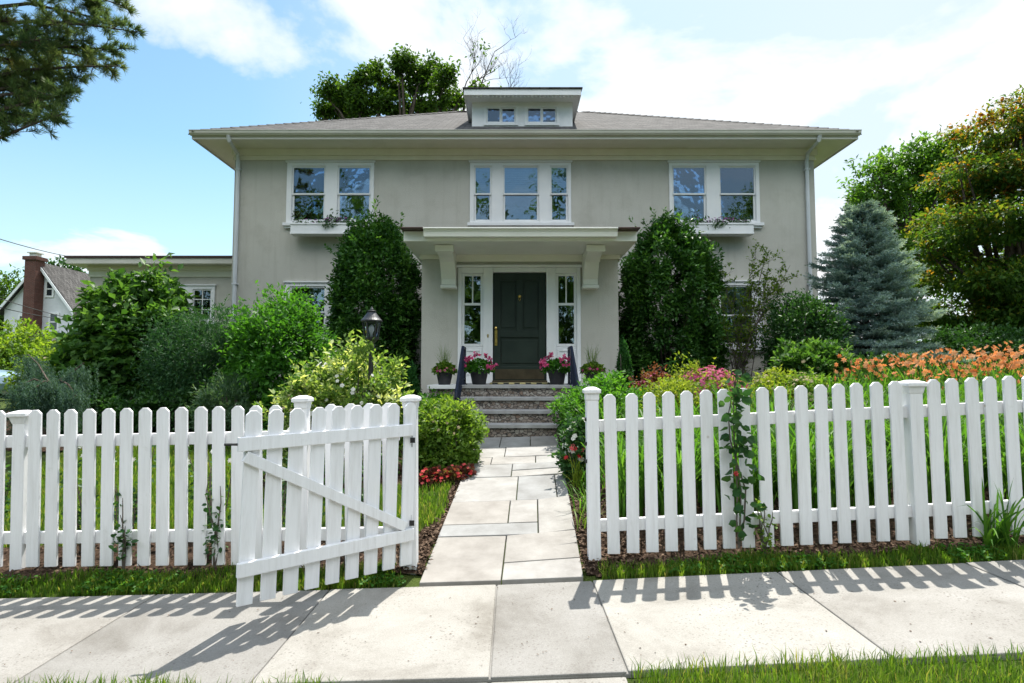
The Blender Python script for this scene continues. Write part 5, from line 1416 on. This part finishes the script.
# ------------------------------------------------------------------ daylilies behind the right fence
protos = []
def daylily(X, Y, h, nl, nfl, label, group, fmat='orange'):
    z = gz(X, Y); r = thing('daylily', (X, Y, z), label, 'daylily', group)
    P = np.array([X, Y, z - .02]) + rng.normal(0, .055, (nl, 3)) * np.array([1, 1, 0]); hh = h * rng.uniform(.55, 1.1, nl)
    V, T, C = blades(P, hh, rng.uniform(.014, .024, nl), hh * rng.uniform(.25, .95, nl), 5, tint=np.clip(.4 + rng.normal(0, .22, nl), 0, 1)); mesh_np('leaf_tuft', V, T, L['strap'], r, tint=C)
    if nfl:
        mb = MB(); f = []
        for i in range(nfl):
            e = Vector((X + random.gauss(0, .2), Y + random.gauss(0, .18), z + h * random.uniform(.85, 1.32))); mb.tube([(X + random.gauss(0, .04), Y + random.gauss(0, .04), z), ((X + e.x) / 2, (Y + e.y) / 2, z + (e.z - z) * .6), e], [.005, .0045, .003], 4, False)
            for q in range(2):
                f.append(flower(np.array(e) + rng.normal(0, .05, 3), (random.gauss(0, .7), random.gauss(-.4, .5), random.uniform(-.1, .8)), .080, 6, .7))
        mb.build('flower_stem', M['twig'] if False else L['strap'], r); V, T, C = join(f); mesh_np('blooms', V, T, L[fmat], r, tint=C)['kind'] = 'stuff'
    return r
def copy_thing(src, X, Y, rz, s, label, group):
    c = src.copy(); col.objects.link(c); c.location = (X, Y, gz(X, Y)); c.rotation_euler = (0, 0, rz); c.scale = (s, s, s); tag(c, label, 'daylily', group)
    for ch in src.children:
        q = ch.copy(); col.objects.link(q); q.parent = c
    return c
lab_o = 'orange daylily in full bloom in the bed beneath the maple'; grp_o = 'orange daylilies beneath the maple'
lab_l = 'clump of green strap-shaped leaves close behind the right picket fence'; grp_l = 'leafy daylily clumps behind the right fence'
src = [daylily(5.3, 7.6, .60, 90, 12, lab_o, grp_o), daylily(4.6, 7.9, .58, 90, 10, lab_o, grp_o), daylily(6.3, 7.3, .60, 90, 13, lab_o, grp_o)]
for i, (px, y, s) in enumerate(((872, 8.3, .92), (888, 7.9, 1), (905, 8.4, 1.05), (922, 7.8, 1.0), (938, 8.4, 1.06), (955, 8.0, 1.08), (975, 8.5, 1.05), (968, 7.3, .92), (1000, 7.7, 1.05), (1020, 8.2, 1.1), (990, 7.1, .95), (1022, 7.2, .95), (1044, 7.5, 1), (858, 7.7, .84), (846, 8.2, .8), (915, 7.2, .88), (942, 7.0, .86), (1055, 8.3, 1.1), (985, 8.9, 1.12), (930, 8.8, 1.08), (1010, 9.0, 1.12))):
    copy_thing(src[i % 3], at(px, 400, y).x, y, i * 2.1, s, lab_o, grp_o)
ls = [daylily(.95, 4.75, .66, 110, 0, lab_l, grp_l), daylily(1.4, 4.9, .62, 100, 0, lab_l, grp_l), daylily(1.85, 4.7, .70, 110, 0, lab_l, grp_l)]
k = 0
for row, y in enumerate((4.65, 5.05, 5.5, 6.0, 6.5)):
    for j in range(12 if row < 3 else 11):
        x = .95 + .05 * row + j * (.34 + .03 * row) + (.18 if row % 2 else 0) + random.gauss(0, .05)
        if (row == 0 and j in (0, 2)) or random.random() < .06: continue
        copy_thing(ls[k % 3], x, y + random.gauss(0, .07), k * 1.7, random.uniform(.85, 1.2), lab_l, grp_l); k += 1

# climbing rose on the right fence
vx = at(737, 540, 3.98).x; vy = 3.985; vz = gz(vx, vy)
r = thing('climbing_rose', (vx, vy, vz), 'climbing rose with dark leaves and one red bud on the right fence', 'rose')
mb = MB(); Pv = []
path_ = [(739, 548), (740, 520), (741, 490), (736, 462), (734, 440), (733, 415), (734, 392), (736, 376)]
for off in (0, 5, -4):
    mb.tube([at(px + off * math.sin(i), py, vy - .01 * (i % 2)) for i, (px, py) in enumerate(path_)], [.007, .006, .006, .005, .005, .004, .004, .003], 5)
for i in range(120):
    k = random.uniform(0.6, 6.99); a = Vector(at(*path_[int(k)], vy)).lerp(at(*path_[int(k) + 1], vy), k % 1); Pv.append((a.x + random.gauss(0, .05), a.y - random.uniform(0, .10), a.z + random.gauss(0, .04)))
Pv = np.array(Pv); V, T, C = leaf_cloud(Pv, rdir(len(Pv)) * np.array([1, .5, .4]), .066, .052, 1, .3, -.3, nup=.1, rnd=True); V[:, 1] = np.minimum(V[:, 1], vy + .03)
mesh_np('foliage', V, T, L['rose'], r, tint=C); mb.build('cane', M['twig'], r)
b_ = at(735.5, 474, vy - .07); f = [flower(np.array(b_), (.1, -.8, .4), .055 - .012 * q, 6, .7 - .3 * q) for q in range(3)]
V, T, C = join(f); mesh_np('bloom', V, T, L['red'], r, tint=C)
x_ = at(764, 545, 4.0).x
cane_plant('rose_shoot', x_, 3.99, .48, 4, 'small young rose shoot with pale leaves right of the climbing rose', 'rose', 'azalea', 5, .026, None, None, .2)

for px, y_, h_, lb in ((124, 4.075, .62, 'straggling rose shoot poking through the left fence between the post and the gate'), (214, 4.06, .66, 'leafy rose shoot leaning on the left fence just beside the gate latch')):
    x_ = at(px, 560, y_).x; cane_plant('rose_shoot', x_, y_, h_, 3, lb, 'rose', 'rose', 6, .032, None, None, .10, (0, -.04))

# things at the fence foot and beside the path
x_ = at(1003, 545, 3.95).x; z_ = gz(x_, 3.95)
r = thing('strap_plant', (x_, 3.95, z_), 'arching strap-leaved plant poking through the right fence at its far end', 'plant')
n = 60; V, T, C = blades(np.array([x_, 3.97, z_ - .02]) + rng.normal(0, .06, (n, 3)) * np.array([1, .3, 0]), rng.uniform(.12, .42, n), rng.uniform(.012, .024, n), rng.uniform(.05, .30, n), 5); mesh_np('leaf_tuft', V, T, L['strap'], r, tint=C)
x_ = at(578, 455, 5.6).x; z_ = gz(x_, 5.6)
r = thing('red_lily', (x_, 5.6, z_), 'single coral red lily at the edge of the path', 'flower')
n = 30; V, T, C = blades(np.array([x_, 5.6, z_ - .02]) + rng.normal(0, .03, (n, 3)) * np.array([1, 1, 0]), rng.uniform(.15, .32, n), rng.uniform(.010, .016, n), rng.uniform(.06, .25, n), 4); mesh_np('leaf_tuft', V, T, L['spirea'], r, tint=C)
f = [flower(np.array([x_ - .02, 5.6, z_ + .36]) + rng.normal(0, .045, 3), (random.gauss(0, .5), -.6, .5), .06, 6, .8) for _ in range(7)]; add_blooms(r, f, 'red')
mb = MB(); mb.tube([(x_, 5.6, z_), (x_ - .01, 5.6, z_ + .2), (x_ - .02, 5.6, z_ + .36)], [.006, .005, .004], 5); mb.build('flower_stem', L['strap'], r)
for i, (px, py, y) in enumerate(((588, 500, 4.95), (590, 470, 5.4), (586, 518, 4.6))):
    x_ = at(px, py, y).x; z_ = gz(x_, y); r = thing('border_plant', (x_, y, z_), ['low strap-leaved tuft on the path edge nearest the coral lily', 'tuft of long thin leaves in the mulch beside the path', 'sparse dry tuft of leaves just inside the right gate post'][(1, 0, 2)[i]], 'plant', 'tufts along the path edge')
    n = (40, 40, 18)[i]; V, T, C = blades(np.array([x_, y, z_ - .02]) + rng.normal(0, .05, (n, 3)) * np.array([1, 1, 0]), rng.uniform(.12, .30, n), rng.uniform(.010, .018, n), rng.uniform(.06, .28, n), 4); mesh_np('leaf_tuft', V, T, L['strap' if i < 2 else 'twiggy'], r, tint=C)

# ------------------------------------------------------------------ beyond the garden, left
ny = 38.0
def nz(py): return at(40, py, ny).z
def nx_(px): return at(px, 320, ny).x
nb = thing('neighbour_house', (nx_(40), ny, 0), 'white gabled house with grey roof and tall brick chimney beyond the garden', 'house')
ga, gb, gc = nx_(4), nx_(39), nx_(72); ze = nz(309); zt = nz(266); bk = ny + 9.5
mb = MB(); mb.prism([(ga, -.3), (gc, -.3), (gc, ze), (gb, zt), (ga, ze)], 'y', ny, bk); mb.build('wall', M['white_siding'], nb)
mb = MB(); th = .18
for (xa_, za_), (xb2, zb2_) in (((ga - .35, ze - .38), (gb, zt + .06)), ((gb, zt + .06), (gc + .35, ze - .38))):
    mb.add([(xa_, ny - .3, za_), (xb2, ny - .3, zb2_), (xb2, bk + .3, zb2_), (xa_, bk + .3, za_), (xa_, ny - .3, za_ + th), (xb2, ny - .3, zb2_ + th), (xb2, bk + .3, zb2_ + th), (xa_, bk + .3, za_ + th)], [(0, 1, 2, 3), (7, 6, 5, 4), (0, 4, 5, 1), (1, 5, 6, 2), (2, 6, 7, 3), (3, 7, 4, 0)])
mb.build('roof', M['shingle'], nb)
mb = MB()
for (xa_, za_), (xb2, zb2_) in (((ga - .36, ze - .40), (gb, zt + .04)), ((gb, zt + .04), (gc + .36, ze - .40))):
    mb.add([(xa_, ny - .36, za_ - .12), (xb2, ny - .36, zb2_ - .12), (xb2, ny - .36, zb2_ + .12), (xa_, ny - .36, za_ + .12), (xa_, ny - .31, za_ - .12), (xb2, ny - .31, zb2_ - .12), (xb2, ny - .31, zb2_ + .12), (xa_, ny - .31, za_ + .12)], [(0, 1, 2, 3), (7, 6, 5, 4), (0, 4, 5, 1), (1, 5, 6, 2), (2, 6, 7, 3), (3, 7, 4, 0)])
mb.build('bargeboard', M['trim'], nb)
c0, c1 = nx_(31.5), nx_(42.5); mb = MB(); mb.box(c0, c1, ny - .75, ny - .02, -.3, nz(262)); mb.box(c0 - .1, c1 + .1, ny - .85, ny + .08, nz(262) + .002, nz(258.5)); chim = mb.build('chimney', M['brick'], nb)
mb = MB(); mb.box(c0 + .15, c1 - .15, ny - .6, ny - .15, nz(258.5) + .002, nz(255)); mb.box(c0 + .05, c1 - .05, ny - .7, ny - .05, nz(255) + .001, nz(254)); mb.build('chimney_cap', M['gutter'], chim)
for a, b, t_, b_ in ((45.5, 51.5, 282, 296), (50.5, 58, 314, 330), (20, 27, 316, 330)):
    x0_, x1_, z0n, z1n = nx_(a), nx_(b), nz(b_), nz(t_); mb = MB(); frame_boxes(mb, x0_ - .1, x1_ + .1, z0n - .1, z1n + .1, .12, ny - .06, ny - .003); mb.box(x0_ + .02, x1_ - .02, ny - .05, ny - .004, (z0n + z1n) / 2 - .04, (z0n + z1n) / 2 + .04); wf = mb.build('window', M['trim'], nb)
    mb = MB(); mb.box(x0_ + .02, x1_ - .02, ny - .03, ny - .003, z0n + .02, (z0n + z1n) / 2 - .041); mb.box(x0_ + .02, x1_ - .02, ny - .03, ny - .003, (z0n + z1n) / 2 + .041, z1n - .02); mb.build('pane', M['carglass'], wf)
mb = MB(); mb.add([(nx_(43), ny - 2.2, nz(343)), (nx_(80), ny - 2.2, nz(343)), (nx_(76), ny - .02, nz(334)), (nx_(46), ny - .02, nz(334)), (nx_(43), ny - 2.2, nz(345)), (nx_(80), ny - 2.2, nz(345)), (nx_(76), ny - .02, nz(336)), (nx_(46), ny - .02, nz(336))], [(0, 1, 2, 3), (7, 6, 5, 4), (0, 4, 5, 1), (1, 5, 6, 2), (2, 6, 7, 3), (3, 7, 4, 0)]); pr2 = mb.build('porch_roof', M['shingle'], nb)
mb = MB(); mb.box(nx_(44), nx_(79), ny - 2.1, ny - .05, -.3, nz(345.5)); mb.build('porch_wall', M['white_siding'], nb)

# overhead wires
for i, (a, b, lb) in enumerate((((-40, 226, 24), (72, 257, 37), 'highest overhead wire running past the neighbouring chimney'), ((-30, 288, 30), (82, 321, 36), 'middle overhead wire sagging across the white gable'), ((-30, 300, 30), (82, 322, 36.2), 'lowest overhead wire sagging across the white gable'))):
    A, B_ = at(*a), at(*b); mid = A.lerp(B_, .5) - Vector((0, 0, .12)); q = thing('overhead_wire', A, lb, 'wire', 'overhead wires')
    bpy.data.objects.remove(q); mb = MB(); mb.tube([A.lerp(B_, k / 10) - Vector((0, 0, .5 * (k / 10) * (1 - k / 10))) for k in range(11)], .022, 5)
    tag(mb.build('overhead_wire', M['cable'], None, A), lb, 'wire', 'overhead wires')

# parked car, just showing at the left edge
cyc = 17.0; cxc = at(-62, 395, cyc).x; czc = gz(cxc, cyc)
car = thing('parked_car', (cxc, cyc, czc), 'pale blue car parked beyond the weeping cedar', 'car')
def CT(v): return Vector((cxc + v[0], cyc + v[1], czc + v[2]))
def prof_body(mb, prof, w0, w1, zsplit): 
    n = len(prof); vs = []
    for sgn, in ((-1,), (1,)):
        for x, z in prof:
            ww = w0 if z < zsplit else w0 + (w1 - w0) * (z - zsplit) / .55; vs.append(CT((x, sgn * ww, z)))
    mb.add(vs, [list(range(n))[::-1], list(range(n, 2 * n))] + [(i, (i + 1) % n, n + (i + 1) % n, n + i) for i in range(n)])
mb = MB(); prof_body(mb, [(-2.15, .28), (2.15, .28), (2.22, .5), (2.18, .72), (1.95, .82), (.95, .92), (.25, 1.40), (-1.0, 1.44), (-1.75, 1.02), (-2.15, .95), (-2.22, .6)], .88, .66, .9)
mb.build('body', M['car'], car, bevel=.05)
for s in (-1, 1):
    mb = MB(); pts = [(.82, .95), (.22, 1.34), (-.32, 1.36), (-.32, .95)]; pt2 = [(-.40, .95), (-.40, 1.36), (-.98, 1.38), (-1.5, 1.0)]
    for q in (pts, pt2): mb.add([CT((x, s * (.885 + (.66 - .88) * (z - .9) / .55), z)) for x, z in q] + [CT((x, s * (.87 + (.66 - .88) * (z - .9) / .55), z)) for x, z in q], [(0, 1, 2, 3), (7, 6, 5, 4)])
    mb.build('side_window', M['carglass'], car)
for x0_, z0n, x1_, z1n in ((.93, .945, .29, 1.395), (-1.06, 1.425, -1.70, 1.06)):
    mb = MB(); nrm = Vector((z1n - z0n, 0, -(x1_ - x0_))).normalized() * .012; nrm = nrm if nrm.z > 0 else -nrm
    mb.add([CT((x0_, -.74 + .1 * (z0n > 1.2), z0n)) + nrm, CT((x0_, .74 - .1 * (z0n > 1.2), z0n)) + nrm, CT((x1_, .66 + .06 * (z1n < 1.2), z1n)) + nrm, CT((x1_, -.66 - .06 * (z1n < 1.2), z1n)) + nrm], [(0, 1, 2, 3)]); mb.build('windscreen', M['carglass'], car)
for x in (-1.35, 1.35):
    for s in (-1, 1):
        mb = MB(); c = CT((x, s * .84, .32)); mb.tube([c - Vector((0, .1, 0)), c + Vector((0, .1, 0))], .32, 20); wl_ = mb.build('wheel', M['rubber'], car, bevel=.02); mb = MB(); mb.tube([c - Vector((0, .106, 0)), c + Vector((0, .106, 0))], .2, 16); mb.build('rim', M['chrome'], wl_)
for s in (-1, 1):
    mb = MB(); c = CT((2.17, s * .62, .66)); mb.box(c.x - .1, c.x + .02, c.y - .16, c.y + .16, c.z - .07, c.z + .07); mb.build('headlight', M['trim'], car, bevel=.02)
    mb = MB(); c = CT((-2.18, s * .66, .82)); mb.box(c.x - .02, c.x + .06, c.y - .14, c.y + .14, c.z - .08, c.z + .08); mb.build('tail_light', M['lens'], car, bevel=.02)

CLX, CLY, CL0, SKYM, SUNE, EXPO = .7, .2, .56, .68, 4.5, 1.02
# ------------------------------------------------------------------ sky, sun, camera
SUN_EL, SUN_AZ = R(61.5), R(15)          # azimuth to the right of straight ahead
w = bpy.data.worlds.new('World'); sc.world = w; w.use_nodes = True
nt = w.node_tree; nt.nodes.clear()
out = nt.nodes.new('ShaderNodeOutputWorld'); bg = nt.nodes.new('ShaderNodeBackground'); bg.inputs[1].default_value = .15
sky = nt.nodes.new('ShaderNodeTexSky'); sky.sky_type = 'NISHITA'; sky.sun_disc = False
sky.sun_elevation = SUN_EL; sky.sun_rotation = SUN_AZ; sky.air_density = 1.0; sky.dust_density = .6; sky.ozone_density = 1.6; sky.altitude = 50
tc = nt.nodes.new('ShaderNodeTexCoord').outputs['Generated']
sp = N(nt, 'SeparateXYZ'); nt.links.new(tc, sp.inputs[0])
def mth(op, a, b=None, c=None):
    m = N(nt, 'Math', operation=op)
    for i, v in enumerate((a, b, c)):
        if v is None: continue
        if hasattr(v, 'node'): nt.links.new(v, m.inputs[i])
        else: m.inputs[i].default_value = v
    return m.outputs[0]
zc_ = mth('ADD', mth('MAXIMUM', sp.outputs[2], 0), .22)
cv = N(nt, 'CombineXYZ'); nt.links.new(mth('DIVIDE', sp.outputs[0], zc_), cv.inputs[0]); nt.links.new(mth('DIVIDE', sp.outputs[1], zc_), cv.inputs[1])
mp = N(nt, 'Mapping'); mp.inputs['Location'].default_value = (CLX, CLY, .4); nt.links.new(cv.outputs[0], mp.inputs[0])
n1 = noise(nt, mp.outputs[0], 1.15, 9, .56, .25); n2 = noise(nt, mp.outputs[0], .42, 3, .5)
side = mth('MULTIPLY', sp.outputs[0], .13)          # more cloud towards +X
fr_ = N(nt, 'Math', operation='MULTIPLY_ADD', use_clamp=True); nt.links.new(sp.outputs[1], fr_.inputs[0]); fr_.inputs[1].default_value = 2.0; fr_.inputs[2].default_value = 0.0
front = mth('MULTIPLY_ADD', fr_.outputs[0], .10, -.10)
f = mth('ADD', mth('ADD', mth('ADD', n1, mth('MULTIPLY_ADD', n2, .7, -.35)), side), front)
cl = ramp(nt, f, [(CL0 - .015, (0, 0, 0)), (CL0 + .02, (.5, .5, .5)), (CL0 + .085, (1, 1, 1))])
veil = ramp(nt, mth('ADD', mth('MULTIPLY_ADD', n2, .5, -.25), mth('MULTIPLY_ADD', sp.outputs[0], .8, .40)), [(.10, (.0, .0, .0)), (.42, (.36, .36, .36)), (.80, (.80, .80, .80))])
veil = mth('MULTIPLY', veil, mth('MULTIPLY_ADD', fr_.outputs[0], .85, .15))
cl = mth('MULTIPLY', cl, mth('MULTIPLY_ADD', fr_.outputs[0], .8, .2))
hor = ramp(nt, sp.outputs[2], [(0, (.75, .75, .75)), (.12, (.42, .42, .42)), (.34, (.0, .0, .0))])
hs = N(nt, 'HueSaturation', Saturation=1.05); nt.links.new(sky.outputs[0], hs.inputs['Color'])
skyc = mixc(nt, 1, hs.outputs[0], (SKYM * .98, SKYM * 1.12, SKYM), 'MULTIPLY')
c = mixc(nt, veil, skyc, (2.95, 3.3, 3.55))
c = mixc(nt, hor, c, (2.75, 3.2, 3.5))
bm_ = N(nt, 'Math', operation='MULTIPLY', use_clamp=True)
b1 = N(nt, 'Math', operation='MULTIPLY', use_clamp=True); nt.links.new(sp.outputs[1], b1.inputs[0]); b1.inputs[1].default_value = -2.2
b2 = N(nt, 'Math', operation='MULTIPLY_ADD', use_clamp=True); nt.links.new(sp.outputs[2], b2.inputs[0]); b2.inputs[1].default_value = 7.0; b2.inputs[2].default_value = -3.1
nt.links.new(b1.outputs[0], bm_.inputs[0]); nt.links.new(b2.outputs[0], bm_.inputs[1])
white = mixc(nt, bm_.outputs[0], (3.95, 3.98, 4.0), (10.4, 10.7, 11.0))      # unseen bright cloud added behind the camera to fill the shaded house front
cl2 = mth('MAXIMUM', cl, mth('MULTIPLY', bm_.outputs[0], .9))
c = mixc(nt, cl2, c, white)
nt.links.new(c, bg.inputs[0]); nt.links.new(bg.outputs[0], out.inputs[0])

sd = bpy.data.lights.new('sun', 'SUN'); sd.energy = SUNE; sd.angle = R(.5); sd.color = (1, .95, .87)
so = bpy.data.objects.new('sun', sd); col.objects.link(so)
v = Vector((math.sin(SUN_AZ) * math.cos(SUN_EL), math.cos(SUN_AZ) * math.cos(SUN_EL), math.sin(SUN_EL)))
so.rotation_euler = (-v).to_track_quat('-Z', 'Y').to_euler(); so.location = v * 40

cd = bpy.data.cameras.new('camera'); cd.sensor_width = 36; cd.lens = 36 * F / 1024; cd.clip_start = .05; cd.clip_end = 3000
co = bpy.data.objects.new('camera', cd); col.objects.link(co); co.location = (0, 0, ZC); co.rotation_euler = (R(90) + PITCH, 0, 0)
sc.camera = co
sc.view_settings.view_transform = 'Standard'; sc.view_settings.look = 'None'; sc.view_settings.gamma = 1; sc.view_settings.use_curve_mapping = False
sc.view_settings.exposure = EXPO
sc.cycles.max_bounces = 8; sc.cycles.diffuse_bounces = 3; sc.cycles.transparent_max_bounces = 12; sc.cycles.use_denoising = True
